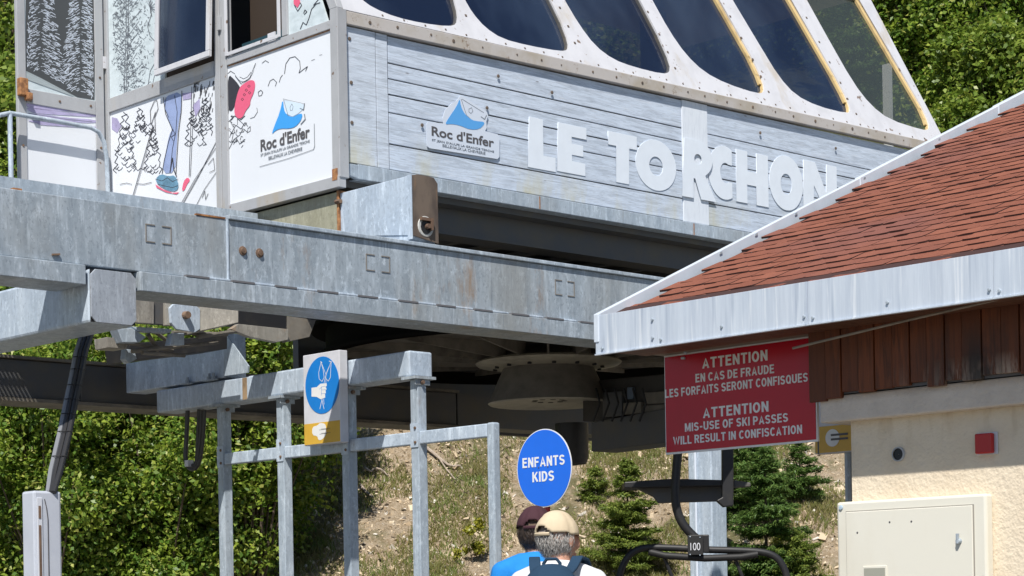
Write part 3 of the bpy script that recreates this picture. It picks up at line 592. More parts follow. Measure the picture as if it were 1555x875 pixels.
for z in (5.4, 4.2): mb = MB(); mb.box(-.05, -.015, door_v-.012, door_v+.06, z, z+.12); part('hinge', mb, FRAMEP, door)
mb = MB()
for u, z in [(-.55, 4.99), (-.2, 5.0), (-.88, 5.0), (-.09, 5.3), (-.09, 4.6), (-.96, 4.5)]: mb.lathe((u, door_v, z), [(.001, -.008), (.012, -.006), (.013, 0)], 8, 'y')
part('screw', mb, RUST, door)
# --- lettering on the long wall
def W2(pts): return pts
let = {}
def letter(name, px_quad, outl, hole=None):
    """outl in a unit box, mapped onto the letter's box on the wall (u0,u1,z0,z1, slant)"""
    u0, u1, z0, z1, dz = px_quad
    f = lambda p: (u0+p[0]*(u1-u0), z0+p[1]*(z1-z0)+dz*p[0])
    me = curve2mesh([[f(p) for p in o] for o in outl], .004, .0005)
    me.transform(basis((0, (-.0015 if name == 'letter_r' else .0155), 0), AU_, AZ)); return meshob(name, me, LETW, cab)
def arc(cx, cy, rx, ry, a0, a1, n=20): return [(cx+rx*math.cos(B(a0+(a1-a0)*i/n)), cy+ry*math.sin(B(a0+(a1-a0)*i/n))) for i in range(n+1)]
def N(mod): return mod
gL = [[(0, 0), (.95, 0), (.95, .28), (.54, .28), (.54, 1), (.08, 1)]]
gE = [[(0, 0), (.94, 0), (.94, .25), (.50, .26), (.50, .39), (.88, .39), (.88, .62), (.50, .62), (.50, .76), (1, .76), (1, 1), (.06, 1)]]
gT = [[(.25, 0), (.70, 0), (.73, .73), (1, .73), (1, 1), (0, 1), (0, .73), (.27, .73)]]
gO = [arc(.5, .5, .5, .5, 0, 358, 36), arc(.5, .48, .17, .19, 0, 355, 24)]
gR = [[(0, 0), (.36, 0), (.37, .34), (.42, .34), (.60, 0), (1.08, 0)]+[(.74, .42)]+arc(.56, .70, .42, .30, -55, 90, 14)+[(.1, 1), (.05, .5)], arc(.52, .68, .12, .09, 0, 350, 14)]
gC = [arc(.56, .5, .56, .5, 62, 298, 28)+[(.82, .34)]+arc(.60, .5, .19, .19, 300, 60, 16)+[(.82, .66)]]
gH = [[(0, 0), (.34, 0), (.34, .36), (.62, .36), (.62, 0), (1, 0), (1, 1), (.64, 1), (.64, .62), (.36, .62), (.36, 1), (.02, 1)]]
gN = [[(0, 0), (.30, 0), (.32, .55), (.72, 0), (1, 0), (1, 1), (.70, 1), (.68, .45), (.36, 1), (.03, 1)]]
for nm, q, gl in [('letter_l', (2.27, 2.66, 4.105, 4.585, -.0), gL), ('letter_e', (2.66, 3.07, 4.12, 4.59, 0), gE), ('letter_t', (3.375, 3.785, 4.12, 4.61, 0), gT),
    ('letter_o', (3.765, 4.365, 4.11, 4.62, 0), gO), ('letter_r', (4.43, 4.92, 4.10, 4.70, 0), gR), ('letter_c', (4.86, 5.32, 4.15, 4.71, 0), gC),
    ('letter_h', (5.30, 5.83, 4.155, 4.705, 0), gH), ('letter_o', (5.85, 6.42, 4.16, 4.75, 0), gO), ('letter_n', (6.42, 7.02, 4.18, 4.75, 0), gN)]:
    letter(nm, q, gl)
# --- sticker on the long wall
def q8(pts): return [(640+x/7.29, 130+y/7.29) for x, y in pts]
Vp = lambda d: (lambda x, y: pv('S', d, x, y))
YV = (0, -.004, 0)
mb = MB(); poly(mb, q8([(50, 425), (70, 405), (240, 420), (232, 360), (260, 270), (330, 200), (380, 175), (430, 110), (470, 130), (720, 290), (735, 330), (715, 400), (720, 470), (700, 505), (840, 540), (862, 570), (860, 790), (840, 815), (90, 695), (58, 670)]), Vp(.008), YV); stk = part('name_sticker', mb, LOGOW, cab)
mb = MB(); poly(mb, q8(smoothpts([(425, 140), (435, 230), (480, 320), (560, 385), (640, 398), (685, 400), (700, 425), (640, 485), (540, 490), (420, 440), (330, 425), (258, 432), (300, 360), (390, 230)], k=1)), Vp(.003), (0, -.001, 0)); part('logo_wave', mb, flat_mat('logo_soft_blue', (.10, .36, .75)), stk)
mb = MB()
for pl_, wp in [([(440, 150), (500, 330), (560, 385)], 1.0), ([(450, 150), (690, 300)], .9), ([(525, 260), (555, 245), (570, 285), (548, 310), (525, 290), (525, 260)], 1.0), ([(660, 345), (700, 375), (720, 330)], 1.8)]: ribbon(mb, q8(pl_), wp, Vp(.0025))
part('logo_outline', mb, GREYINK, stk)
def txt_v(s, fr, v, par, mat, x0, y0, x1, y1, hpx, bold=0, th=.002, name='lettering'):
    a = pv(fr, v, x0, y0); b = pv(fr, v, x1, y1); h = (pv(fr, v, x0, y0-hpx)-a).z
    me = text(s, (a.x, v, a.z), AU_, AZ, b.x-a.x, h, th, bold); return meshob(name, me, mat, par)
txt_v("Roc d'Enfer", 'S', .0035, stk, DGREY, 655.5, 206, 750, 222, 15.0, .02)
txt_v("ST JEAN D'AULPS LA GRANDE TERCHE", 'S', .0035, stk, GREYINK, 656, 215, 750, 230, 4.3)
txt_v("BELLEVAUX LA CHEVRERIE", 'S', .0035, stk, GREYINK, 672, 223, 737, 235, 4.3)

# ================================================================== steel structure
def weldmarks(mb, u0, u1, z0, z1, v):
    t = .008; L = (u1-u0)
    for a, b in ((u0, 1), (u1, -1)):
        mb.box(min(a, a+b*t), max(a, a+b*t), v-.005, v+.004, z0, z1)
        for z in (z0-.0035, z1-.0045): mb.box(min(a, a+b*L*.36), max(a, a+b*L*.36), v-.0055, v+.003, z, z+t)
mg = thing('main_girder', 'long grey galvanised girder crossing the picture in front of the cabin', 'girder', 'S', (0, -.75, 2.36))
mb = MB(); mb.box(-6.5, 9.0, -.9, -.60, 2.505, 2.985); part('web', mb, GALV_BEAM, mg, bevel=.006)
mb = MB(); mb.box(-1.84, 9.0, -.925, -.58, 2.987, 3.02); part('top_flange', mb, GALV, mg, bevel=.005)
mb = MB(); mb.box(-6.5, -3.12, -.935, -.52, 2.355, 2.50).box(-2.66, 9.0, -.935, -.52, 2.355, 2.50); part('bottom_flange', mb, GALV_BEAM, mg, bevel=.006)
mb = MB(); mb.box(-1.853, -1.835, -.912, -.895, 2.505, 2.985); part('weld_seam', mb, GALV_L, mg, bevel=.004)
mb = MB()
u = -2.25
while u < 8.5:
    mb.box(u, u+.21, -.938, -.85, 2.501, 2.516); u += .42+random.uniform(-.02, .02)
part('gap_shade', mb, GAP, mg)  # dark bars standing in for the shade between weld beads
mb = MB(); u = -2.04
while u < 8.5:
    mb.box(u, u+.20, -.932, -.89, 2.501, 2.519); u += .42
part('weld_bead', mb, GALV_L, mg, bevel=.005)
mb = MB()
for a, b in ((-2.585, -2.355), (-.47, -.215), (1.70, 1.945)): weldmarks(mb, a, b, 2.735, 2.865, -.90)
part('weld_mark', mb, flat_mat('weld_mark_grey', (.24, .22, .20), .7, .3), mg)
for u in (-1.70, -1.54):
    mb = MB(); mb.lathe((u, -.90, 2.758), [(.001, -.022), (.022, -.02), (.024, -.008), (.036, -.006), (.038, 0.001)], 12, 'y'); part('bolt', mb, RUST, mg)
mb = MB(); mb.box(-2.13, -1.86, -.906, -.88, 2.986, 2.999); mb.box(-3.62, -3.55, -.80, -.74, 2.985, 3.02); part('rust_edge', mb, ORUST, mg)
mb = MB(); mb.obox((-3.35, -.90, 2.555), (.03, 0, .004), (0, .02, 0), (0, 0, .006)); part('bracket', mb, RUST, mg)

lg = thing('cross_girder', 'box girder with octagonal end plate passing under the main girder at left', 'girder', 'S', (-2.9, 2, 2.08))
mb = MB(); mb.box(-3.092, -2.702, -.925, 7.0, 2.085, 2.478); part('box_section', mb, GALV_L, lg, bevel=.02)
mb = MB(); a, b, c, d, k = -3.088, -2.706, 2.088, 2.476, .04
mb.box(a+.003, b-.003, -.931, -.926, c+.003, d-.003); part('dark_end', mb, BLACK, lg)
mb = MB(); mb.prism([(a+k, -.932, c), (b-k, -.932, c), (b, -.932, c+k), (b, -.932, d-k), (b-k, -.932, d), (a+k, -.932, d), (a, -.932, d-k), (a, -.932, c+k)], (0, -.016, 0)); part('end_plate', mb, galv('end_plate_steel', (.33, .36, .41), (.40, .44, .49), .2, .3), lg, bevel=.003)

sb = thing('support_beam', 'short steel beam resting on the main girder under the cabin corner', 'beam', 'S', (.16, 0, 3.03))
mb = MB(); mb.prism([(.022, -.895, 3.075), (.022, -.895, 3.575), (.022, .04, 3.575), (.022, .04, 3.024), (.022, -.86, 3.024)], (.29, 0, 0)); part('box_section', mb, GALV_L, sb, bevel=.006)
mb = MB(); mb.box(.04, .30, .075, 3.7, 3.03, 3.60); part('inner_section', mb, galv('mossy_steel', (.34, .33, .24), (.44, .43, .33), .6, .5), sb, bevel=.006)
mb = MB(); mb.box(.005, .32, .042, .056, 3.03, 3.60).box(.008, .32, .058, .072, 3.03, 3.60); part('joint_flange', mb, ORUST, sb, bevel=.003)
mb = MB()
for z in (3.10, 3.50):
    mb.lathe((-.0, .04, z), [(.001, -.035), (.02, -.035), (.022, .03), (.001, .03)], 6, 'y')
part('bolt', mb, RUST, sb)
mb = MB(); mb.prism([(.026, -.905, 3.07), (.314, -.905, 3.03), (.314, -.905, 3.54), (.27, -.905, 3.585), (.10, -.905, 3.59), (.026, -.905, 3.575)], (0, -.012, 0)); part('end_plate', mb, DRUST, sb, bevel=.003)
mb = MB(); mb.box(.012, .021, -.925, -.87, 3.04, 3.58); part('pale_edge', mb, GALV_L, sb)
mb = MB(); mb.lathe((.17, -.918, 3.16), [(.001, -.004), (.083, -.004), (.088, .001)], 20, 'y'); wb = part('white_blot', mb, flat_mat('paint_blot', (.62, .62, .60), .6, .4), sb)
mb = MB(); mb.lathe((.17, -.922, 3.155), [(.001, -.006), (.058, -.006), (.06, .001)], 14, 'y'); part('hole', mb, BLACK, wb)
mb = MB(); mb.lathe((.175, -.93, 3.16), [(.001, -.03), (.02, -.03), (.024, .004), (.045, .006)], 12, 'y').box(.10, .235, -.95, -.925, 3.205, 3.23).box(.205, .228, -.955, -.925, 3.13, 3.23); part('lock_bolt', mb, RUST, wb)
mb = MB(); me_ = [pu('S', .018, x, y) for x, y in [(568, 358), (568, 342), (580, 334), (620, 320), (620, 357)]]; mb.prism(me_, (-.004, 0, 0)); part('steel_patch', mb, GALV_L, sb)

ig = thing('cabin_girder', 'dark beam in the shade directly under the plank wall', 'girder', 'S', (5, .35, 3.4))
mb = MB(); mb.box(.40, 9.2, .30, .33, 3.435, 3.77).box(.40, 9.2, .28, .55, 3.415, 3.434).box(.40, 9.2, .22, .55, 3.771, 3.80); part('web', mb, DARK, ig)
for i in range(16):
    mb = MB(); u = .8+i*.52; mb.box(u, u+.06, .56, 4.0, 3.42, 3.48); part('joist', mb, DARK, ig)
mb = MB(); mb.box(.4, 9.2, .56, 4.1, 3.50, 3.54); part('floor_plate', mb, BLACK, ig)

# walkway at the door
ww = thing('walkway', 'steel mesh walkway behind the main girder at the cabin door', 'walkway', 'S', (-1.8, 2.4, 3.5))
mb = MB(); mb.box(-1.8, -.05, 1.2, 3.68, 3.52, 3.56); part('floor_plate', mb, DARK, ww)
mb = MB()
for i in range(40): u = -3.6+i*.045; mb.box(u, u+.008, 1.2, 3.95, 3.52, 3.56)
for i in range(26): v = 1.2+i*.11; mb.box(-3.6, -1.81, v, v+.02, 3.521, 3.559)
part('grating', mb, GALV, ww, kind='stuff')
mb = MB(); mb.box(-3.62, -.05, 1.15, 1.2, 3.46, 3.56).box(-3.62, -.05, 3.95, 4.0, 3.46, 3.56); part('edge_angle', mb, GALV, ww)
hv = 3.60
a = [pv('S', hv, x, y) for x, y in [(15, 278), (15, 172)]]
pts = [pv('S', hv, x, y) for x, y in [(-60, 194), (0, 175), (15, 172), (80, 183), (138, 194), (150, 201), (158, 216), (162, 240), (164, 300)]]
pts.append(Vector((pts[-1].x, hv, 3.56)))
hr = thing('handrail', 'bent galvanised tube handrail by the open cabin door', 'handrail', 'S', (pts[3].x, hv, 3.56))
mb = MB(); mb.tube(pts, .022, 12); part('rail', mb, GALV, hr, smooth=True)
mb = MB(); p = a[1]; mb.tube([(p.x, hv, 3.56), (p.x, hv, p.z)], .024, 10); part('post', mb, GALV_L, hr, smooth=True)
mb = MB(); mb.tube([(p.x, hv, 4.05), (p.x, hv, 3.9)], .028, 10); part('clamp', mb, ORUST, hr)

# queue gate frame
gf = thing('gate_frame', 'galvanised post and rail frame holding the hand pictogram sign', 'railing', 'S', (0.1, .5, -EYE))
mb = MB(); mb.box(0, .25, -.88, 2.93, 1.893, 2.112); part('top_beam', mb, GALV_L, gf, bevel=.016)
for v in (1.9, .97, .03, -.90):
    mb = MB(); mb.box(.02, .115, v-.052, v+.048, -EYE, 1.868); po = part('post', mb, GALV, gf, bevel=.008)
    mb = MB(); mb.box(-.03, .20, v-.08, v+.10, 1.868, 1.891).box(-.01, .15, v-.06, v-.05, 1.82, 1.867); part('head_plate', mb, GALV_BEAM, po)
    mb = MB(); mb.box(.012, .0195, v-.05, v+.045, 1.30, 1.50); part('sleeve', mb, GALV_L, po)
    mb = MB()
    for z in (1.34, 1.46): mb.lathe((.0115, v-.02, z), [(.001, -.01), (.012, -.009), (.013, .001)], 8, 'x')
    mb.lathe((.06, v-.055, 1.84), [(.001, -.03), (.016, -.03), (.018, .004)], 8, 'y'); part('bolt', mb, RUST, po)
for a_, b_ in ((1.85, 1.022), (.916, .082), (-.024, -.848), (-.954, -1.78)):
    mb = MB(); mb.box(.028, .10, b_, a_, 1.345, 1.455) if False else mb.box(.028, .10, b_, a_, 1.325, 1.432); part('rail', mb, GALV_L, gf, bevel=.008)
mb = MB(); mb.box(.025, .105, -1.86, -1.782, -EYE, 1.438); part('post', mb, GALV, gf, bevel=.015)
mb = MB(); mb.box(-.002, .0, 1.43, 1.50, 1.90, 2.10); part('rust_streak', mb, flat_mat('rust_streak', (.36, .25, .15), .7, .5), gf)
# upper short beam with gusset
ub = thing('clamp_beam', 'short striped-by-shade beam bolted on top of the gate frame beam', 'beam', 'S', (.1, 2.6, 2.12))
mb = MB(); mb.box(0.01, .24, 1.80, 3.48, 2.135, 2.43); part('box_section', mb, GALV_L, ub, bevel=.01)
mb = MB(); mb.prism([pu('S', -.02, x, y) for x, y in [(341, 571), (341, 505), (377, 556), (376, 566)]], (.016, 0, 0)).box(.0, .24, 1.775, 1.79, 2.135, 2.55); part('gusset', mb, GALV, ub)
mb = MB()
for v in (2.36, 2.0, 1.93): mb.lathe((-.02, v, 2.13), [(.001, 0), (.022, 0), (.022, .03), (.012, .032), (.012, .06), (.001, .06)], 8, 'z')
mb.box(-.05, .0, 1.88, 2.06, 2.118, 2.13).box(-.05, .0, 2.30, 2.42, 2.118, 2.13); part('bolt', mb, GALV_BEAM, ub)
# carrier guide machinery under the girder
mc = thing('cable_guide', 'rusty bracket box and guide shoes hung behind the main girder', 'machine part', 'S', (-1.2, 1.2, 2.1))
def vq(v, pts, th, name, mat, bevel=.004, par=None):
    mb = MB(); mb.prism([pv('S', v, x, y) for x, y in pts], (0, th, 0)); return part(name, mb, mat, par or mc, bevel=bevel)
RG = galv('rust_stained_steel', (.27, .25, .22), (.42, .40, .35), 1.0, .5)
vq(.6, [(204, 452), (234, 456), (234, 492), (204, 490)], .05, 'side_plate', RG)
vq(.62, [(230, 456), (258, 460), (258, 494), (230, 492)], .05, 'dark_plate', DARK)
vq(.58, [(252, 456), (260, 457), (260, 495), (252, 494)], .05, 'plate_edge', RG)
op = vq(.55, [(263, 462), (296, 462), (304, 470), (304, 500), (296, 505), (268, 500), (260, 490), (258, 468)], .03, 'octagon_plate', GALV_L)
pb = pv('S', .55, 281, 479); mb = MB(); mb.lathe(pb, [(.001, -.05), (.03, -.05), (.034, .0), (.04, .001)], 12, 'y'); part('bolt', mb, RUST, op)
a1, a2, a3, a4 = pv('S', .56, 303, 464), pv('S', .35, 362, 470), pv('S', .35, 362, 490), pv('S', .56, 303, 503)
mb = MB(); mb.prism([a1, a2, a3, a4], (.05, .3, 0)); part('box_section', mb, RG, mc, bevel=.004)
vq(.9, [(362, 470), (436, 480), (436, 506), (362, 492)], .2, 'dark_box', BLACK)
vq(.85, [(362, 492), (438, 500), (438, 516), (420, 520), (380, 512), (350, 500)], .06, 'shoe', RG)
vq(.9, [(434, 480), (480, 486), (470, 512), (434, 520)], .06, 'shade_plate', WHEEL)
vq(.7, [(178, 500), (200, 498), (222, 512), (212, 520), (186, 520)], .12, 'shoe', GALV)
vq(.8, [(162, 512), (196, 516), (192, 530), (164, 528)], .2, 'shoe', RG)
vq(.72, [(200, 496), (262, 500), (258, 506), (210, 503)], .08, 'guide_bar', GALV_L)
vq(.68, [(262, 506), (280, 506), (280, 524), (258, 524)], .08, 'clamp', GALV_L)
mb = MB()
for p_, q_ in [((190, 520), (262, 532)), ((230, 500), (262, 524)), ((262, 505), (345, 508)), ((200, 534), (330, 520)), ((225, 508), (240, 532)), ((300, 512), (380, 500)), ((216, 536), (280, 540))]:
    mb.tube([pv('S', .8, *p_), pv('S', .9, *q_)], .018, 8)
part('tie_rod', mb, WHEEL, mc)
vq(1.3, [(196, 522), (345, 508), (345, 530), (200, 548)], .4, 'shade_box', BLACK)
vq(.9, [(192, 530), (204, 532), (208, 545), (196, 552), (190, 545)], .08, 'clamp', GALV)

# bullwheel
bw = thing('bullwheel', 'huge grimy bullwheel with cone shaped hub seen from below', 'wheel', 'S', (3.65, 1.2, 2.05))
cx, cy = 3.65, 1.2
mb = MB(); mb.lathe((cx, cy, 0), [(2.42, 2.50), (2.42, 2.53), (2.30, 2.53), (2.30, 2.80), (2.45, 2.80), (2.45, 2.84), (2.27, 2.84), (2.27, 2.51)], 72); part('rim', mb, RIMB, bw, smooth=True)
mb = MB(); mb.lathe((cx, cy, 0), [(.05, 2.62), (2.28, 2.62), (2.28, 2.66), (.05, 2.66)], 64); part('disc', mb, WHEEL, bw, smooth=True)
for i in range(16):
    a_ = 2*math.pi*i/16; d = Vector((math.cos(a_), math.sin(a_), 0)); s_ = Vector((-d.y, d.x, 0))
    mb = MB(); mb.prism([Vector((cx, cy, 2.618))+d*.62, Vector((cx, cy, 2.618))+d*2.2, Vector((cx, cy, 2.57))+d*2.2, Vector((cx, cy, 2.46))+d*.62], s_*.02); part('spoke', mb, WHEEL, bw)
mb = MB(); mb.lathe((cx, cy, 0), [(.46, 2.40), (.74, 2.44), (.76, 2.46), (.74, 2.48), (.46, 2.48)], 48); part('hub_flange', mb, flat_mat('flange_grey', (.40, .37, .30), .5, .3), bw, smooth=True)
mb = MB(); mb.lathe((cx, cy, 0), [(.42, 2.45), (.46, 2.43), (.635, 2.045)], 56); part('hub_cone', mb, flat_mat('cone_grey', (.20, .185, .165), .6, .3), bw, smooth=True)
mb = MB(); mb.lathe((cx, cy, 0), [(.636, 2.045), (.62, 2.032), (.40, 2.06), (.001, 2.075)], 56); part('hub_plate', mb, flat_mat('plate_grey', (.40, .37, .31), .5, .25), bw, smooth=True)
mb = MB()
for i in range(9):
    a_ = i*.7; mb.lathe((cx+.16*math.cos(a_), cy+.16*math.sin(a_), 2.035), [(.001, .03), (.03, .03), (.03, .07)], 8)
part('hub_bolt', mb, BLACK, bw)
mb = MB()
for i in range(14):
    a_ = 2*math.pi*i/14; mb.lathe((cx+.56*math.cos(a_), cy+.56*math.sin(a_), 2.395), [(.001, 0), (.022, 0), (.022, .05)], 8)
part('flange_bolt', mb, BLACK, bw)
bw.location = FR['S'] @ Vector((4.54, 2.1, 2.05*1.06)); bw.scale = (1.06, 1.06, 1.06)
# drive girders
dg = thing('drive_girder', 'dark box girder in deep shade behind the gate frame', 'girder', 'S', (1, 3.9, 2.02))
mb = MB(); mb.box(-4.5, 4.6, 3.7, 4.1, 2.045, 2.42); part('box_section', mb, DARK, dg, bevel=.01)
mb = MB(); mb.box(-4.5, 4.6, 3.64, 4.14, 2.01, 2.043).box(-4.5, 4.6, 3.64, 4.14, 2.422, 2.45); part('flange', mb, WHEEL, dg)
mb = MB(); mb.box(3.2, 8.5, 4.85, 4.95, 2.1, 3.45); part('dark_filler', mb, DARK, dg)  # added dark sheet, darkens the bright gap behind the wheel
for u in (-2.6, -.4, 1.2, 2.9):
    mb = MB(); mb.box(u, u+.015, 3.655, 3.699, 2.046, 2.418); part('stiffener', mb, DARK, dg)
dm = thing('drive_motor', 'black drive motor and gearbox hanging beside the bullwheel hub', 'machine', 'S', (5.2, 1.8, 1.5))
def uq(u, pts, th, name, mat, par=None, bevel=.008):
    u += 1.1
    mb = MB(); mb.prism([pu('S', u, x, y) for x, y in pts], (th, 0, 0)); return part(name, mb, mat, par or dm, bevel=bevel)
uq(3.6, [(898, 642), (1012, 620), (1012, 672), (898, 686)], .4, 'frame_beam', DARK)
uq(3.62, [(924, 636), (975, 632), (980, 650), (924, 656)], .1, 'cover', galv('cover_grey', (.10, .11, .12), (.13, .14, .15), .2, .5))
uq(3.7, [(885, 580), (1030, 566), (1030, 640), (885, 640)], .5, 'gearbox', flat_mat('gearbox_dark', (.045, .04, .035), .6, .4))
for y in (596, 616):
    uq(3.66, [(978, y), (1020, y-3), (1020, y+16), (978, y+18)], .2, 'cooling_fin', WHEEL)
uq(3.66, [(952, 588), (961, 588), (961, 606), (952, 607)], .1, 'gauge', flat_mat('gauge_blue', (.12, .16, .22)))
uq(3.62, [(946, 612), (973, 610), (973, 628), (946, 630)], .1, 'cover', WHEEL)
uq(3.62, [(915, 596), (944, 594), (944, 632), (915, 634)], .1, 'cover', DARK)
p = pu('S', 5.2, 868, 640); mb = MB(); mb.lathe((p.x, p.y, 0), [(.001, 1.52), (.16, 1.54), (.19, 1.62), (.19, 2.0), (.001, 2.0)], 20); part('motor', mb, BLACK, dm, smooth=True)
mb = MB(); mb.box(4.62, 9.0, 3.7, 4.1, 2.045, 2.42); part('frame_beam', mb, DARK, dm)
mb = MB()
for i in range(6): x = 905+i*14; mb.tube([pu('S', 4.6, x, 590), pu('S', 4.6, x+6, 612), pu('S', 4.6, x-4, 640)], .013, 6)
part('hose', mb, RUBBER, dm)
# station mast
mp = thing('station_mast', 'pale galvanised mast with a white conduit behind the chairlift chair', 'mast', 'S', (4.6, -.5, -EYE))
c0 = Vector((0, 0, 0)); Y = 31.3; r1 = ray(1081, 780)*Y; cpt = FI['S'] @ Vector((r1.x, Y, EYE)); mu, mv = cpt.x, cpt.y   # near corner
mp.location = FR['S'] @ Vector((mu, mv, -EYE)); T[mp.name] = ('S', Vector((mu, mv, -EYE)))
mb = MB(); mb.box(mu, mu+.36, mv, mv+.48, -EYE, 3.4); part('mast_tube', mb, GALV_L, mp, bevel=.02)
mb = MB(); mb.tube([(mu-.03, mv+.30, -EYE), (mu-.03, mv+.30, 3.3)], .02, 8); part('conduit', mb, LOGOW, mp)

# ================================================================== signs
hs = thing('pictogram_sign', 'white box sign with blue disc and fist holding straps on the gate frame', 'sign', 'S', (-.075, .17, 1.4))
mb = MB(); mb.box(-.12, -.03, -.088, .425, 1.395, 2.19); part('sign_box', mb, WHITES, hs, bevel=.006)
PP = lambda d: (lambda x, y: pu('S', -.12-d, x, y))
ex = (-.001, 0, 0)
mb = MB(); mb.box(-.1225, -.1205, -.082, .42, 1.402, 1.585); part('yellow_field', mb, YEL, hs)
cc = pu('S', -.12, 489.5, 585); ry = (pu('S', -.12, 489.5, 542)-pu('S', -.12, 489.5, 629)).z/2
mb = MB(); mb.prism([(-.1222, cc.y+.238*math.cos(t*.1309), cc.z+ry*math.sin(t*.1309)) for t in range(48)], (-.001, 0, 0)); bd = part('blue_disc', mb, BLUE2, hs)
def q9(pts): return [(440+x/4.375, 500+y/4.375) for x, y in pts]
mb = MB(); poly(mb, q9([(145, 390), (180, 385), (205, 362), (245, 360), (246, 378), (238, 382), (245, 400), (238, 405), (240, 425), (234, 430), (236, 455), (205, 465), (180, 450), (145, 448)]), PP(.0036), ex); fh = part('fist', mb, WHITEL, bd)
mb = MB()
for pl_, wp in [([(208, 218), (192, 290), (195, 330), (215, 348), (228, 320), (222, 270), (208, 218)], 1.1), ([(275, 215), (246, 285), (238, 325), (255, 346), (270, 320), (272, 270), (275, 215)], 1.1), ([(208, 218), (240, 300), (240, 360)], 1.0), ([(275, 215), (235, 320), (228, 360)], 1.0), ([(205, 215), (214, 222)], 1.8), ([(262, 212), (278, 218)], 1.8), ([(215, 462), (200, 530)], 1.2), ([(212, 462), (228, 530)], 1.2), ([(225, 462), (228, 500)], 1)]: ribbon(mb, q9(pl_), wp, PP(.0038))
part('strap_line', mb, WHITEL, bd); mb = MB()
for pl_ in [[(212, 382), (236, 380)], [(212, 404), (238, 402)], [(208, 428), (235, 427)], [(196, 400), (212, 384), (210, 440)]]: ribbon(mb, q9(pl_), .7, PP(.005))
part('finger_line', mb, BLUE2, fh)
mb = MB(); poly(mb, q9(smoothpts([(150, 650), (185, 640), (200, 622), (235, 628), (240, 650), (244, 700), (215, 735), (190, 738), (185, 710), (150, 705)], k=1)), PP(.0028), ex); bl = part('white_hand_shape', mb, WHITEL, hs)
mb = MB()
for y, a_, b_ in ((658, 208, 268), (664, 196, 250), (686, 210, 270), (692, 198, 250)): ribbon(mb, q9([(a_, y+6), (b_, y)]), 1.0, PP(.0042))
part('fine_print', mb, DGREY, bl)
# fraud sign
rs = thing('warning_sign', 'large dark red ski pass fraud warning sign under the hut eaves', 'sign', 'H', (.03, .73, .745))
mb = MB(); mb.box(.02, .034, .236, 1.225, .745, 1.256); part('white_edge', mb, WHITEL, rs)
mb = MB(); mb.box(.0165, .0195, .243, 1.218, .755, 1.248); part('red_face', mb, REDS, rs)
def txt_h(s, x0, y0, x1, y1, h, bold=.05):
    a = pu('H', .0155, x0, y0); b = pu('H', .0155, x1, y1); hh = (pu('H', .0155, x0, y0-h)-a).z
    me = caps(s, (.0163, a.y, a.z), (0, -1, 0), AZ, a.y-b.y, hh, .0015); return meshob('lettering', me, WHITEL, rs)
def q7(x, y): return (990+x/4.374, 500+y/4.374)
for s, x0, y0, x1, y1, h in [("ATTENTION", 335, 263, 768, 212, 70), ("EN CAS DE FRAUDE", 290, 355, 812, 298, 57), ("LES FORFAITS SERONT CONFISQUES", 88, 458, 1036, 361, 56),
    ("ATTENTION", 340, 592, 775, 548, 68), ("MIS-USE OF SKI PASSES", 220, 682, 904, 622, 56), ("WILL RESULT IN CONFISCATION", 142, 771, 998, 700, 55)]:
    txt_h(s, *q7(x0, y0), *q7(x1, y1), h/4.374)
mb = MB(); mb.tube([pu('H', .01, 1032, 530), pu('H', .01, 1043, 537)], .005, 6).tube([pu('H', .012, 1035, 544), pu('H', .012, 1040, 544)], .007, 6); part('hook', mb, GALV_L, rs)
# kids sign
ks = thing('kids_sign', 'round blue sign reading ENFANTS KIDS on a red pole', 'sign', 'W', (.17, 10.5, 0))
Yk = 10.5; c = ray(827, 711)*Yk; kc = Vector((c.x, Yk, c.z+EYE)); rk = .205
def kd(r_, d0, d1, name, mat, par, **k_):
    mb = MB(); n_ = -U
    mb.prism([kc+n_*d0+(V*math.cos(t*.09817)+Vector((0, 0, 1))*math.sin(t*.09817))*r_ for t in range(64)], n_*(d1-d0)); return part(name, mb, mat, par, **k_)
kd(rk, 0, .004, 'white_rim', WHITEL, ks); kf = kd(rk-.005, .0042, .006, 'blue_face', BLUES, ks)
def txt_k(s, x0, y0, x1, y1, h):
    n_ = -U; p0 = kc+n_*.0065
    a = hit('W', p0, n_, x0, y0); b = hit('W', p0, n_, x1, y1); hh = (hit('W', p0, n_, x0, y0-h)-a).z
    me = caps(s, a, -V, AZ, (b-a).dot(-V), hh, .001); meshob('lettering', me, WHITEL, kf)
txt_k("ENFANTS", 740+200/3.725, 640+265/3.725, 740+438/3.725, 640+248/3.725, 15.0); txt_k("KIDS", 740+256/3.725, 640+345/3.725, 740+378/3.725, 640+338/3.725, 15.5)
pb = kc-Vector((0, 0, rk)); mb = MB(); mb.tube([Vector((kc.x+.01, kc.y+.03, 0)), Vector((kc.x+.01, kc.y+.03, kc.z+.1))], .017, 12); part('red_pole', mb, REDB, ks, smooth=True)
mb = MB()
for x, y in ((818, 710), (832, 709)): p = hit('W', kc-U*.0065, -U, x, y); mb.obox(p, -U*.002, V*.003, (0, 0, .003))
part('rivet', mb, DGREY, kf)
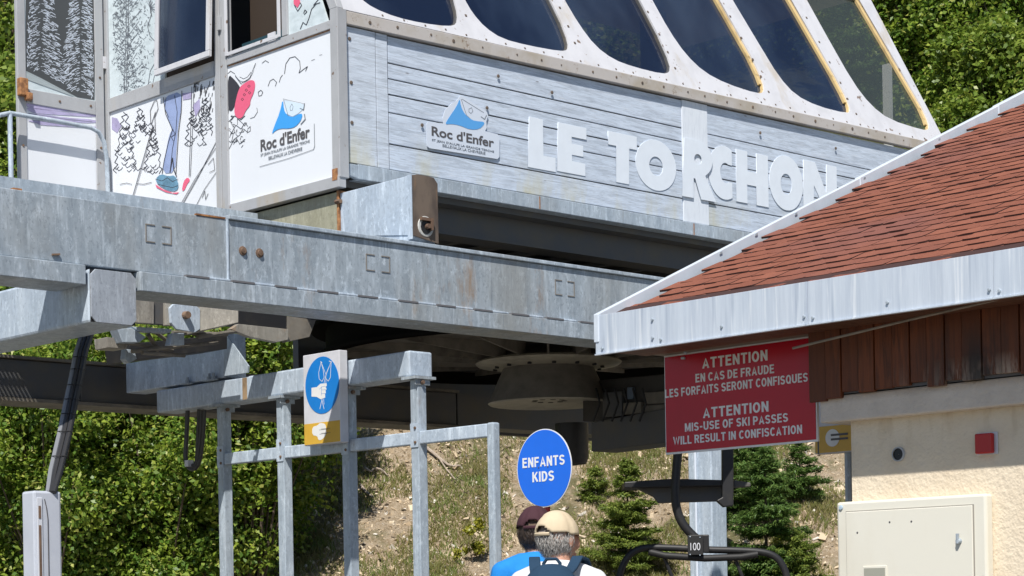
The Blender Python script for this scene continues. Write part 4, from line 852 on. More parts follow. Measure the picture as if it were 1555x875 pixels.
# second yellow sign behind the hut corner
y2 = [pu('H', 1.5, *p) for p in ((1238, 690), (1330, 683))]
ys_ = thing('yellow_sign', 'white and yellow box sign half hidden behind the hut corner', 'sign', 'H', (1.5, y2[0].y-.25, y2[0].z))
va, zb = y2[0].y, y2[0].z
mb = MB(); mb.box(1.5, 1.58, va-.46, va, zb, zb+.72); part('sign_box', mb, WHITES, ys_)
mb = MB(); mb.box(1.496, 1.4985, va-.455, va-.004, zb+.004, zb+.155); part('yellow_field', mb, YEL, ys_)
mb = MB(); mb.prism([(1.4965, va-.23+.2*math.cos(t*.1309), zb+.42+.24*math.sin(t*.1309)) for t in range(48)], (-.001, 0, 0)); part('blue_disc', mb, BLUE2, ys_)
mb = MB(); mb.prism([(1.4945, va-.13+.05*math.cos(t*.2), zb+.085+.05*math.sin(t*.2)) for t in range(31)], (-.001, 0, 0)); part('white_hand_shape', mb, WHITEL, ys_)
mb = MB()
for z in (.07, .095): mb.box(1.492, 1.4935, va-.24, va-.12, zb+z, zb+z+.012)
part('fine_print', mb, DGREY, ys_)
mb = MB(); mb.tube([(1.56, va-.2, -EYE), (1.56, va-.2, zb)], .03, 10); part('post', mb, GALV, ys_)

# ================================================================== hut
hut = thing('ticket_hut', 'cream stucco hut with red brown shingle roof and zinc fascia', 'hut', 'H', (3, -2, -EYE))
M_ = .444; RZ = lambda u: 1.405+M_*(u+.4)
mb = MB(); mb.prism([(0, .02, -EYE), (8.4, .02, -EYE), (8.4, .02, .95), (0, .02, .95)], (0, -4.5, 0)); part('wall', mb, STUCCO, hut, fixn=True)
mb = MB(); mb.prism([(.02, .2, .96), (8.4, .2, .96), (8.4, .2, 1.2), (4.2, .2, RZ(4.2)-.12), (.02, .2, RZ(.02)-.12)], (0, -4.7, 0)); part('gable', mb, SOFFIT, hut)
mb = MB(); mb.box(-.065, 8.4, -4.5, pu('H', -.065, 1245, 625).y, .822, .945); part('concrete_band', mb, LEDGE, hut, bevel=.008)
v = pu('H', -.085, 1228, 560).y; i = 0
while v > -2.0:
    wd = random.uniform(.092, .104); dz = -.012*i*.0+random.uniform(-.008, .008)
    zbot = .953+ (0.0 if i % 2 else .004)+dz+(.0 if i > 1 else -.03); 
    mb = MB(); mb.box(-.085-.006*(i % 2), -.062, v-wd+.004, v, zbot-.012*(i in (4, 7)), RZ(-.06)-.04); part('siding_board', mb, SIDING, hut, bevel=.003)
    v -= wd; i += 1
mb = MB(); mb.box(-.06, 0.018, -2.0, pu('H', -.085, 1228, 560).y-.004, .95, 1.3); part('siding_backing', mb, GAP, hut)
# soffit
for i in range(5):
    mb = MB(); u0 = -.375+i*.062; mb.box(u0, u0+.058, -3.0, 1.27, 1.255, 1.268); part('soffit_board', mb, SOFFIT, hut)
mb = MB(); mb.box(-.07, 3.5, .205, 1.26, 1.262, 1.274); part('soffit_panel', mb, wood('pale_soffit', (.34, .27, .19), (.26, .2, .14)), hut)
mb = MB(); mb.prism([(-.38, 1.27, RZ(-.38)-.022), (4.2, 1.27, RZ(4.2)-.022), (8.8, 1.27, RZ(-.38)-.022), (8.8, 1.27, RZ(-.38)-.1), (4.2, 1.27, RZ(4.2)-.14), (-.38, 1.27, RZ(-.38)-.1)], (0, -5.2, 0)); roof = part('roof', mb, BITU, hut)
# fascia
vv = 1.31; k = 0
while vv > -3.2:
    L_ = (.42, .94, .99, .9, .9, .9)[min(k, 5)]; mb = MB(); t0 = .0015*(k % 2)
    mb.prism([(-.400-t0, vv, 1.245), (-.400-t0, vv-L_+.002, 1.245), (-.400-t0, vv-L_+.002, 1.440), (-.400-t0, vv, 1.440)], (.012, 0, 0)); fs = part('fascia_sheet', mb, ZINC, hut, bevel=.0015)
    mb = MB(); mb.box(-.409, -.385, vv-L_+.002, vv, 1.238, 1.2445); part('drip_edge', mb, ZINC, fs)
    mb = MB()
    for (dv, z) in ((.03, 1.27), (L_-.02, 1.28), (L_*.45, 1.29)) if k else ((.05, 1.27), (.395, 1.375), (.395, 1.285)): mb.lathe((-.4035, vv-dv, z), [(.001, -.006), (.007, -.005), (.008, .002)], 8, 'x')
    part('screw', mb, GALV_BEAM, fs); vv -= L_; k += 1
def verge(u0, u1, e):
    mb = MB(); mb.prism([(u0, 1.318+e, RZ(u0)+.044+e), (u1, 1.318+e, RZ(u1)+.044+e), (u1, 1.318+e, RZ(u1)-.1), (u0, 1.318+e, RZ(u0)-.1)], (0, -.034-2*e, 0)); return mb
mb = verge(-.405, 1.85, 0)
ZV = flat_mat('verge_metal', (.58, .64, .72), .45, .12); part('verge_strip', mb, ZV, hut, bevel=.004)
mb = verge(1.80, 3.30, .004); part('verge_strip', mb, ZV, hut, bevel=.004)
mb = verge(3.25, 4.22, .008); part('verge_strip', mb, ZV, hut, bevel=.004)
mb = MB()
for u in (.55, .85, 1.84, 2.6, 1.2): mb.obox((u, 1.282, RZ(u)+.03), (.010, 0, .004), (0, .003, 0), (0, 0, .006))
part('screw', mb, GALV_BEAM, hut)
# shingles
mb = MB(); mb.prism([(-.386, 1.285, RZ(-.386)-.01), (-.2, 1.285, RZ(-.2)-.01), (-.2, -2.9, RZ(-.2)-.01), (-.386, -2.9, RZ(-.386)-.01)], (0, 0, .014)); part('starter_strip', mb, BITU, hut)
ca, sa = math.cos(math.atan(M_)), math.sin(math.atan(M_))
EXP, TW = .115, .155; variants = []
for k in range(6):
    r_ = random.Random(k); t = .0045; L_ = EXP+.05; h0 = .0075
    # local: x up slope, y along eave, z normal ; lower edge at x=0
    y0, y1 = -TW/2+.0005, TW/2-.0005; a_ = r_.uniform(-.004, .012); b_ = r_.uniform(-.012, .004)
    low = [(.020, y0), (-.004+a_*.5, y0+.016), (-.006+a_*.3, y0+TW*.4), (-.004+b_*.3, y0+TW*.7), (-.002+b_*.5, y1-.004), (.004, y1)]
    top = [(L_, y1), (L_, y0)]; ring = low+top; n = len(ring); hh = lambda x: h0*(1-x/L_)+r_.uniform(0, .003)
    vs = [(x, y, hh(x)+t) for x, y in ring]+[(x, y, hh(x)-.006) for x, y in ring]
    me = bpy.data.meshes.new('shingle'); me.from_pydata(vs, [], [tuple(range(n-1, -1, -1))]+[(i, (i+1) % n, (i+1) % n+n, i+n) for i in range(n)]); bm = bmesh.new(); bm.from_mesh(me)
    bm.faces.ensure_lookup_table(); bm.normal_update()
    for f in bm.faces: f.normal_flip() if (f.normal.z < -.5) else None
    bm.to_mesh(me); bm.free(); me.materials.append(SHING); me.materials.append(BITU)
    for i_, p_ in enumerate(me.polygons): p_.material_index = 0 if i_ == 0 else 1
    variants.append(me)
tabs = []
r_ = 0; s = 0.0
hb = T[hut.name][1]
while s < 4.95:
    u = -.383+s*ca; vpos = 1.282-((r_*.37) % 1)*TW*1.0-.02
    v = vpos+TW*.5
    while v > -2.8:
        vc = v-TW/2
        if vc+TW/2 < 1.287: tabs.append((u, vc, RZ(u), r_))
        v -= TW
    r_ += 1; s += EXP
def inview(u, v, z):
    p = FR['H'] @ Vector((u, v, z)); x, y = pix(p); return -30 < x < 1585 and -30 < y < 900, (p-Vector((0, 0, EYE))).length
vis = sorted([(inview(u, v, z)[1], (u, v, z)) for u, v, z, _ in tabs if inview(u, v, z)[0]]); chosen = set(x[1] for x in vis[:300])
rotm = Matrix(((ca, 0, -sa), (0, 1, 0), (sa, 0, ca))).to_4x4()
rest = MB(); nsh = 0
for u, v, z, r_ in tabs:
    me = random.choice(variants); jit = Matrix.Rotation(random.uniform(-.02, .02), 4, 'Z'); lift = random.uniform(-.002, .004)
    mt_ = Matrix.Translation(Vector((u, v, z))-hb+Vector((0, 0, lift-.012))) @ rotm @ jit
    if (u, v, z) in chosen:
        o = bpy.data.objects.new('shingle', me); COL.objects.link(o); o.parent = roof; o.matrix_local = mt_; nsh += 1
    else:
        k0 = len(rest.v); rest.v += [tuple(mt_ @ q.co + hb) for q in me.vertices]; rest.f += [tuple(i+k0 for i in p.vertices) for p in me.polygons]
me = tomesh(rest, 'shingle_field'); o = meshob('shingle_field', me, [SHING, BITU], roof, kind='stuff')
for p_ in me.polygons: p_.material_index = 0 if abs(p_.normal.z) > .6 else 1
# starter row filler near the verge
mb = MB(); mb.tube([pu('H', -.25, 1204, 529), pu('H', -.25, 1380, 486), pu('H', -.25, 1700, 412)], .006, 8); part('conduit_pipe', mb, flat_mat('old_pipe', (.26, .22, .18), .7, .4), hut)
# vent + alarm
p = pu('H', 0, 1365.5, 690); vent = None
mb = MB(); mb.lathe((0, p.y, p.z), [(.028, -.012), (.034, -.012), (.035, 0)], 20, 'x'); part('vent_ring', mb, ALU, hut, smooth=True)
mb = MB(); mb.lathe((0, p.y, p.z), [(.001, -.006), (.0285, -.006)], 20, 'x'); part('vent_hole', mb, BLACK, hut)
mb = MB(); mb.tube([pu('H', .03, 1241, 608), pu('H', .03, 1243, 690)], .004, 6); part('drip_pipe', mb, DARK, hut)
al = thing('alarm_box', 'small red alarm box on the shaded stucco wall', 'alarm', 'H', (-.02, -.7, .62))
p = pu('H', -.035, 1491.5, 673.5); mb = MB(); mb.box(-.008, -.001, p.y-.062, p.y+.048, p.z-.05, p.z+.05); part('back_plate', mb, WHITES, al, bevel=.003)
mb = MB(); mb.box(-.036, -.009, p.y-.048, p.y+.040, p.z-.045, p.z+.045); part('red_cover', mb, REDB, al, bevel=.006)
YL_ = pu('H', -.06, 1270, 763).y; YR_ = pu('H', -.06, 1497, 752).y; D1 = pu('H', -.069, 1284, 778); D2 = pu('H', -.069, 1476, 769)
eb = thing('meter_cabinet', 'cream enamel electric meter cabinet on the hut wall', 'electric cabinet', 'H', (-.1, -.45, -.4))
mb = MB(); mb.box(-.06, -.002, YR_, YL_, -.55, pu('H', -.06, 1270, 763).z); part('case', mb, ENAM, eb, bevel=.012)
mb = MB(); y0, y1 = D2.y, D1.y; mb.box(-.0615, -.059, y0-.005, y1+.005, -.50, D1.z+.005); part('door_gap', mb, flat_mat('gap_grey', (.30, .28, .25)), eb)
mb = MB(); mb.box(-.069, -.062, y0, y1, -.49, D1.z); dr = part('door', mb, ENAM, eb, bevel=.003)
PB = lambda x, y: pu('H', -.069, x, y)
p = pu('H', -.062, 1277, 771); mb = MB(); mb.lathe(p, [(.001, -.006), (.010, -.005), (.012, 0.001)], 12, 'x'); part('corner_bolt', mb, flat_mat('blue_grey_cap', (.4, .52, .62)), eb)
p = PB(1457, 822); mb = MB(); mb.lathe(p, [(.001, -.02), (.010, -.018), (.014, 0.001)], 12, 'x').obox(p+Vector((-.015, 0, .012)), (.005, 0, 0), (0, .006, 0), (0, 0, .022)); part('lock', mb, GALV_BEAM, dr)
mb = MB()
for x, y in ((1351, 793), (1384, 792), (1302, 809)): mb.lathe(PB(x, y), [(.001, -.002), (.0045, -.0015), (.005, .0)], 8, 'x')
part('screw', mb, DGREY, dr)
a_, b_ = PB(1311, 860), PB(1347, 858); mb = MB(); mb.box(-.074, -.0695, b_.y, a_.y, -.02+a_.z-.08, a_.z); wdn = part('meter_window_frame', mb, ENAM, dr, bevel=.003); mb = MB(); mb.box(-.076, -.0745, b_.y+.008, a_.y-.008, a_.z-.09, a_.z-.01); part('meter_window', mb, flat_mat('meter_pane', (.33, .33, .28), .2), wdn)

# ================================================================== left cabinet, cables
p = ray(26, 750)*14.6; q_ = FI['S'] @ Vector((p.x, 14.6, EYE)); 
r2 = ray(51, 746)*14.45; ncr = FI['S'] @ Vector((r2.x, 14.45, EYE)); cu_, cv_ = ncr.x, ncr.y; ztop = (ray(51, 745)*14.45).z
ec = thing('control_cabinet', 'tall pale grey control cabinet standing at the lower left', 'electric cabinet', 'S', (cu_, cv_, -EYE))
mb = MB(); mb.box(cu_, cu_+.225, cv_, cv_+.175, -EYE, ztop); part('case', mb, CAB, ec, bevel=.018)
mb = MB(); mb.box(cu_+.02, cu_+.065, cv_-.008, cv_-.001, ztop-.9, ztop-.05); hd = part('handle_strip', mb, flat_mat('strip_light', (.6, .62, .68)), ec, bevel=.004)
mb = MB(); mb.box(cu_+.032, cu_+.05, cv_-.012, cv_-.009, ztop-.20, ztop-.11).box(cu_+.032, cu_+.05, cv_-.012, cv_-.009, ztop-.62, ztop-.25); part('slot', mb, RUST, hd)
mb = MB(); mb.tube([(cu_+.085, cv_-.004, ztop-.06), (cu_+.10, cv_-.004, ztop-.12), (cu_+.11, cv_-.004, ztop-.2), (cu_+.11, cv_-.004, ztop-.9)], .0035, 6); part('door_seam', mb, DGREY, ec)
cb = thing('cable_bundle', 'bundle of tied cables rising from the grey cabinet to the girder', 'cables', 'S', (cu_, cv_, ztop))
YB = [14.55, 14.7, 14.9, 15.1, 15.3, 15.5, 15.65]
path0 = [(77, 748), (84, 715), (97, 660), (106, 615), (115, 572), (122, 535), (132, 505)]
for k in range(6):
    off = Vector(((k % 3-1)*.034, (k//3)*.035, 0)); pts = [FI['S'] @ ((lambda r: Vector((r.x, yy, r.z+EYE)))(ray(x, y)*yy)+off*(1 if j else .6)) for j, ((x, y), yy) in enumerate(zip(path0, YB))]
    mb = MB(); mb.tube(pts, .019, 8); part('cable', mb, CABLE if k not in (0, 4) else flat_mat('grey_sheath', (.20, .21, .23), .35), cb, smooth=True)
for t in (1.4, 2.1, 2.7, 3.2, 3.7, 4.3, 4.8):
    i = int(t); f = t-i; x = path0[i][0]*(1-f)+path0[i+1][0]*f; y = path0[i][1]*(1-f)+path0[i+1][1]*f; yy = YB[i]*(1-f)+YB[i+1]*f; r = ray(x, y)*yy
    c = FI['S'] @ Vector((r.x, yy+.017, r.z+EYE)); mb = MB(); mb.lathe(c, [(.058, -.004), (.062, 0), (.058, .004)], 12); part('cable_tie', mb, BLACK, cb)
cl_ = thing('cable_loop', 'black cable loop hanging from the far end of the gate frame beam', 'cables', 'S', (.1, 2.4, 1.3))
for dx in (0, 5, 9):
    pts = [pu('S', .12, x, y) for x, y in smoothpts([(286-dx*.2, 622), (284-dx*.2, 665), (282-dx*.2, 700), (286, 712-dx*.6), (296, 714-dx*.8), (304-dx*.6, 702-dx*.5), (309-dx, 665), (311-dx, 622)], False, 1)]
    mb = MB(); mb.tube(pts, .017, 8); part('cable', mb, CABLE, cl_, smooth=True)
mb = MB(); p = pu('S', .10, 287, 704); mb.obox(p, (.03, 0, 0), (0, .03, 0), (0, 0, .03)); part('white_tie', mb, WHITES, cl_)

# ================================================================== chairlift chair
YC = 20.0
def cw(x, y, dy=0): r = ray(x, y)*(YC+dy); return Vector((r.x, YC+dy, r.z+EYE))
ch = thing('lift_chair', 'black chairlift chair with number 100 plate hanging in front of the mast', 'chairlift chair', 'W', cw(1068, 900))
mb = MB(); mb.tube([cw(*p) for p in smoothpts([(1030, 682), (1027, 715), (1025, 750), (1027, 772), (1034, 792), (1046, 808), (1062, 822)], False, 2)], .045, 12); part('hanger_arm', mb, BLACK, ch, smooth=True)
mb = MB(); mb.tube([cw(*p) for p in smoothpts([(938, 885), (944, 862), (955, 842), (975, 831), (1020, 832), (1070, 835), (1120, 836), (1160, 838), (1180, 846), (1192, 864), (1198, 890)], False, 2)], .036, 12); part('top_bar', mb, BLACK, ch, smooth=True)
mb = MB(); mb.tube([cw(985, 838, -.02), cw(1010, 844, -.04), cw(1070, 848, -.04), cw(1125, 846, -.04), cw(1150, 842, -.02)], .035, 10); part('lower_bar', mb, RUBBER, ch, smooth=True)
mb = MB(); mb.tube([cw(1008, 845), cw(1020, 875), cw(1030, 900)], .018, 8); mb.tube([cw(1116, 848), cw(1128, 878), cw(1138, 905)], .018, 8); part('stay', mb, BLACK, ch)
mb = MB(); mb.tube([cw(938, 885), cw(936, 960)], .034, 10); part('side_arm', mb, BLACK, ch); mb = MB(); mb.tube([cw(1198, 890), cw(1200, 960)], .034, 10); part('side_arm', mb, BLACK, ch)
mb = MB(); mb.beam(cw(945, 960, .2), cw(1190, 962, .2), .45, .06); part('seat', mb, BLACK, ch, bevel=.02)
mb = MB(); mb.beam(cw(950, 915, .42), cw(1190, 917, .42), .05, .26); part('backrest', mb, BLACK, ch, bevel=.02)
mb = MB(); mb.obox(cw(1061, 826, -.02), (.10, 0, 0), (0, .05, 0), (0, 0, .09)); part('clamp_block', mb, BLACK, ch, bevel=.01)
a_ = cw(1056, 828, -.1); mb = MB(); mb.obox(a_, (.078, 0, 0), (0, .006, 0), (0, 0, .098)); npz = part('number_plate', mb, RUBBER, ch, bevel=.004)
p = cw(1048.5, 836, -.108); me = text('100', p, AU_, AZ, .098, .075, .003, .0); meshob('lettering', me, WHITES, npz)
mb = MB()
for x, y in ((1048, 815), (1063, 816), (1048, 842), (1063, 843)): mb.obox(cw(x, y, -.11), (.005, 0, 0), (0, .003, 0), (0, 0, .005))
part('screw', mb, GALV, npz)
# dark guide shelf of the station above it
gs = thing('guide_shelf', 'black steel guide shelf and post hanging from the station by the mast', 'guide rail', 'W', cw(1060, 760, .4))
def cq(pts, dy, th, name, bevel=.01, mat=BLACK): mb = MB(); mb.prism([cw(x, y, dy) for x, y in pts], (0, th, 0)); part(name, mb, mat, gs, bevel=bevel)
cq([(948, 732), (1020, 727), (1098, 729), (1098, 738), (948, 741)], .3, .5, 'top_plate')
cq([(965, 741), (1098, 737), (1098, 761), (1000, 764), (992, 754)], .45, .1, 'side_plate', mat=DARK)
cq([(1097, 600), (1114, 600), (1114, 768), (1099, 770), (1088, 760), (1097, 755)], .25, .12, 'drop_post')
cq([(1114, 729), (1140, 733), (1140, 739), (1114, 741)], .5, .1, 'arm', mat=DARK)

# ================================================================== people
def leafmesh(name, c, n, L, Wd, L0=None):
    """c centres, n normals (N,3): one kinked quad per leaf"""
    N_ = len(c); n = n/np.linalg.norm(n, axis=1, keepdims=True); r = rng.normal(size=(N_, 3)) if L0 is None else L0
    t = r-(r*n).sum(1, keepdims=True)*n; t /= np.linalg.norm(t, axis=1, keepdims=True); b = np.cross(n, t)
    L = L*rng.uniform(.6, 1.3, (N_, 1)); Wd = Wd*rng.uniform(.7, 1.2, (N_, 1))
    vs = np.stack([c-t*L/2, c+b*Wd/2+n*L*.08-t*L*.08, c+t*L/2-n*L*.10, c-b*Wd/2+n*L*.08-t*L*.08], 1).reshape(-1, 3).astype(np.float32)
    me = bpy.data.meshes.new(name); me.vertices.add(4*N_); me.vertices.foreach_set('co', vs.ravel())
    me.loops.add(4*N_); me.loops.foreach_set('vertex_index', np.arange(4*N_, dtype=np.int32)); me.polygons.add(N_); me.polygons.foreach_set('loop_start', np.arange(0, 4*N_, 4, dtype=np.int32)); me.update(calc_edges=True); return me
bmx = bmesh.new(); bmesh.ops.create_uvsphere(bmx, u_segments=14, v_segments=9, radius=1); SPH = ([tuple(v.co) for v in bmx.verts], [tuple(v.index for v in f.verts) for f in bmx.faces]); bmx.free()
def blob(specs, voxel, smooth=4):
    """specs: chains [(pos, radii), ...]; returns one continuous mesh in metres"""
    vs = []; fs = []
    for chain in specs:
        for j in range(max(1, len(chain)-1)):
            p0, r0 = chain[j]; p1, r1 = chain[min(j+1, len(chain)-1)]
            p0, p1 = Vector(p0), Vector(p1); r0 = Vector(r0) if hasattr(r0, '__len__') else Vector((r0,)*3); r1 = Vector(r1) if hasattr(r1, '__len__') else Vector((r1,)*3)
            n = max(2, int((p1-p0).length/(min(min(r0), min(r1))*.45))+1) if len(chain) > 1 else 1
            for i in range(n):
                t = i/max(1, n-1) if n > 1 else 0; r = r0.lerp(r1, t); c = p0.lerp(p1, t); k = len(vs)
                vs += [(c.x+r.x*x, c.y+r.y*y, c.z+r.z*z) for x, y, z in SPH[0]]; fs += [tuple(q+k for q in f) for f in SPH[1]]
    me = bpy.data.meshes.new('b'); me.from_pydata(vs, [], fs); me.update()
    o = bpy.data.objects.new('b', me); COL.objects.link(o); md = o.modifiers.new('r', 'REMESH'); md.mode = 'VOXEL'; md.voxel_size = voxel
    s_ = o.modifiers.new('s', 'SMOOTH'); s_.factor = .5; s_.iterations = smooth
    bpy.context.view_layer.update(); m2 = bpy.data.meshes.new_from_object(o.evaluated_get(bpy.context.evaluated_depsgraph_get())); bpy.data.objects.remove(o); return m2
m = Mt('skin', (.50, .27, .19), .5); m.b.inputs['Subsurface Weight'].default_value = .1; m.lay(m.ramp(m.noise(20), .4, .7), (.46, .22, .15), .6); SKIN = m.m
def cloth(name, col, br=.03):
    m = Mt(name, col, .85, 0, .2); m.lay(m.ramp(m.noise(5), .4, .7), tuple(c*.85 for c in col)); m.bump(m.noise(7, (1, 1, .6), 3), br, .7).bump(m.noise(220), .001, .4); return m.m
def person(loc, yaw, H, label, shirt, trouser, hair, capm, head_yaw, kind):
    hair2 = flat_mat('hair_strand', (.05, .035, .028) if kind == 1 else (.42, .40, .38), .5)
    o = bpy.data.objects.new('person', None); COL.objects.link(o); o.location = loc; o.rotation_euler.z = yaw; o['label'] = label; o['category'] = 'person'
    T[o.name] = ('W', Vector((0, 0, 0)))
    s = H/1.78
    def S(*p): return (p[0]*s, p[1]*s, p[2]*s)
    spec = []
    for sd in (-1, 1):
        spec.append([(S(sd*.10, 0, .95), .085*s), (S(sd*.105, .01, .52), .058*s), (S(sd*.11, -.02, .30), .052*s), (S(sd*.11, -.03, .09), .036*s)])
        spec.append([(S(sd*.11, -.03, .05), (.042*s, .05*s, .04*s)), (S(sd*.12, .12, .035), (.045*s, .06*s, .03*s))])
        spec.append([(S(sd*.165, 0, 1.40), .050*s), (S(sd*.23, -.02, 1.14), .042*s), (S(sd*.25, .08, .90), .028*s)])
        spec.append([(S(sd*.25, .09, .87), (.02*s, .04*s, .04*s)), (S(sd*.25, .11, .80), (.018*s, .042*s, .035*s))])
        for f in range(4): spec.append([(S(sd*.25, .08+f*.022, .78), .0095), (S(sd*(.245), .085+f*.023, .745-(.006 if f in (1, 2) else 0)), .009), (S(sd*.232, .088+f*.022, .715-(.008 if f in (1, 2) else 0)), .008)])
        spec.append([(S(sd*.245, .13, .84), .012), (S(sd*.235, .158, .805), .010), (S(sd*.228, .165, .775), .009)])
    spec.append([(S(0, 0, .95), (.15*s, .10*s, .10*s)), (S(0, 0, 1.12), (.135*s, .095*s, .1*s)), (S(0, -.01, 1.30), (.165*s, .11*s, .1*s)), (S(0, -.01, 1.39), (.140*s, .090*s, .07*s))])
    spec.append([(S(0, -.01, 1.42), .065*s), (S(0, .015, 1.52), .058*s)])
    hc = Vector(S(0, .035, 1.60)); rh = Matrix.Rotation(head_yaw, 3, 'Z')
    def Hd(x, y, z): return hc+rh @ Vector((x, y, z))*s
    spec.append([(Hd(0, -.012, .02), (.076*s, .093*s, .092*s))]); spec.append([(Hd(0, .02, -.045), (.06*s, .065*s, .062*s))]); spec.append([(Hd(0, .055, -.085), (.032*s, .03*s, .026*s))])
    spec.append([(Hd(0, .088, .005), .012*s), (Hd(0, .105, -.03), .016*s)]); spec.append([(Hd(-.022, .085, -.062), .010*s), (Hd(.022, .085, -.062), .010*s)])
    for sd in (-1, 1): spec.append([(Hd(sd*.080, -.002, -.008), (.012*s, .02*s, .032*s))]); spec.append([(Hd(sd*.03, .078, .028), .018*s), (Hd(sd*.045, .066, -.02), .022*s)])
    me = blob(spec, .0075, 5); me.materials.clear(); body = meshob('body', me, SKIN, o, smooth=2)
    for sd in (-1, 1):
        mb = MB(); mb.lathe(Hd(sd*.031, .086, .006), [(.001, -.012), (.009, -.007), (.012, 0), (.009, .007), (.001, .012)], 10); part('eye', mb, WHITES, body, smooth=True)
    # shirt
    sp = [[(S(0, 0, .90), (.168*s, .118*s, .06*s)), (S(0, 0, 1.10), (.160*s, .118*s, .1*s)), (S(0, -.01, 1.30), (.172*s, .125*s, .1*s)), (S(0, -.01, 1.40), (.150*s, .108*s, .075*s)), (S(0, -.005, 1.475), (.078*s, .078*s, .045*s))]]
    for sd in (-1, 1): sp.append([(S(sd*.075, -.01, 1.445), .062*s), (S(sd*.170, 0, 1.405), .064*s), (S(sd*.215, -.015, 1.18), .060*s)])
    me = blob(sp, .011, 6); me.materials.clear(); meshob('shirt', me, shirt, o, smooth=2)
    sp = []
    for sd in (-1, 1): sp.append([(S(sd*.095, 0, .93), .105*s), (S(sd*.108, .01, .52), .080*s), (S(sd*.112, -.02, .13), .068*s)])
    me = blob(sp, .013, 5); me.materials.clear(); meshob('trousers', me, trouser, o, smooth=2)
    for sd in (-1, 1):
        me = blob([[(S(sd*.112, -.03, .05), (.052*s, .062*s, .05*s)), (S(sd*.122, .13, .04), (.053*s, .07*s, .04*s))]], .011, 3); me.materials.clear(); meshob('shoe', me, RUBBER, o, smooth=2)
    # hair: shell over the back of the skull
    bmx = bmesh.new(); bmesh.ops.create_uvsphere(bmx, u_segments=40, v_segments=30, radius=1)
    for v in bmx.verts:
        d = v.co.normalized(); k = 1+.05*(math.sin(d.x*40+d.z*10)*math.sin(d.z*55+d.y*22))+random.uniform(-.02, .02); v.co = Vector((d.x*.082*k, d.y*.099*k-.012, d.z*.100*k+.010))
    bmesh.ops.delete(bmx, geom=[v for v in bmx.verts if v.co.z < -.078+abs(v.co.x)*.1 or (v.co.y > .012 and v.co.z < .06) or (v.co.y > .055)], context='VERTS')
    for v in bmx.verts: v.co = hc+rh @ v.co*s
    me = bpy.data.meshes.new('hair'); bmx.to_mesh(me); bmx.free(); ho = meshob('hair', me, hair, o, smooth=2); sm = ho.modifiers.new('t', 'SOLIDIFY'); sm.thickness = .006
    hv_ = np.array([tuple(v.co) for v in me.vertices]); cen = np.array(hc); hv_ = hv_[hv_[:, 2] < cen[2]+.03*s]; idx = rng.integers(0, len(hv_), 2600); pc = hv_[idx]+rng.normal(size=(2600, 3))*.004; nr_ = pc-cen; nr_ /= np.linalg.norm(nr_, axis=1, keepdims=True); tt_ = rng.normal(size=(2600, 3))*.28; tt_[:, 2] -= 1
    meshob('hair_strands', leafmesh('hair_strands', pc+nr_*.005, nr_+rng.normal(size=(2600, 3))*.25, .022, .0022, tt_), hair2, ho, kind='stuff')
    # cap
    bmx = bmesh.new(); bmesh.ops.create_uvsphere(bmx, u_segments=48, v_segments=32, radius=1)
    for v in bmx.verts:
        d = v.co.normalized(); a_ = math.atan2(d.y, d.x); seam = -.008*max(0, math.cos(a_*6))**18 if d.z < .97 else 0
        v.co = Vector((d.x*(.092+seam), d.y*(.109+seam)-.014, max(d.z, -1)*(.108)+.022+(.004 if d.z > .8 else 0)))
    dl = [v for v in bmx.verts if v.co.z < .018-(v.co.y*.10) or (abs(v.co.x) < .040 and v.co.y < -.05 and v.co.z < .062-(v.co.x/.040)**2*.030 and v.co.z > .031)]
    bmesh.ops.delete(bmx, geom=dl, context='VERTS')
    for v in bmx.verts: v.co = hc+rh @ (v.co+Vector((0, 0, .004)))*s
    me = bpy.data.meshes.new('cap'); bmx.to_mesh(me); bmx.free(); co = meshob('cap', me, capm, o, smooth=2); sm = co.modifiers.new('t', 'SOLIDIFY'); sm.thickness = .004; sm.offset = 1
    mb = MB(); n = 18; rows = 6
    for j in range(rows+1):
        for i in range(n+1):
            x = -.075+.15*i/n; e_ = .068*(1-(x/.085)**2)**.5 if abs(x) < .085 else 0
            y = .062+.028*(1-(abs(x)/.075)**2)+e_*j/rows*1.0; z = .030-.010*j/rows-.9*x*x*2.2+.004; mb.v.append(hc+rh @ Vector((x, y, z))*s)
    for j in range(rows):
        for i in range(n): mb.f.append((j*(n+1)+i, j*(n+1)+i+1, (j+1)*(n+1)+i+1, (j+1)*(n+1)+i))
    b_ = part('brim', mb, capm, co, smooth=2); sm = b_.modifiers.new('t', 'SOLIDIFY'); sm.thickness = .005
    mb = MB()
    for q in range(6):
        a_ = q*math.pi/3+.52; pts = []
        for e_ in np.linspace(.22, 1.5, 10):
            z_ = math.sin(e_)
            pts.append(hc+rh @ Vector((math.cos(a_)*math.cos(e_)*.0932, math.sin(a_)*math.cos(e_)*.1102-.014, z_*.1085+.028))*s)
        if not (math.sin(a_) < -.9): mb.tube(pts, .0016, 5)
    part('cap_seam', mb, capm, co, kind='stuff')
    mb = MB(); c = hc+rh @ Vector((0, -.014, .136))*s; mb.lathe(c, [(.001, .005), (.007, .004), (.009, 0)], 10); part('cap_button', mb, capm, co)
    mb = MB(); mb.tube([hc+rh @ Vector((x*1.0, -.014-.1085*math.sqrt(max(0, 1-(x/.092)**2)), .030))*s for x in np.linspace(-.045, .045, 9)], .008, 6); part('cap_strap', mb, capm, co)
    return o, hc, rh, s
def top_to_loc(px, py, Y):
    r = ray(px, py)*Y; return r.x, r.z+EYE
x1, z1 = top_to_loc(803, 770, 9.9); H1 = 1.715
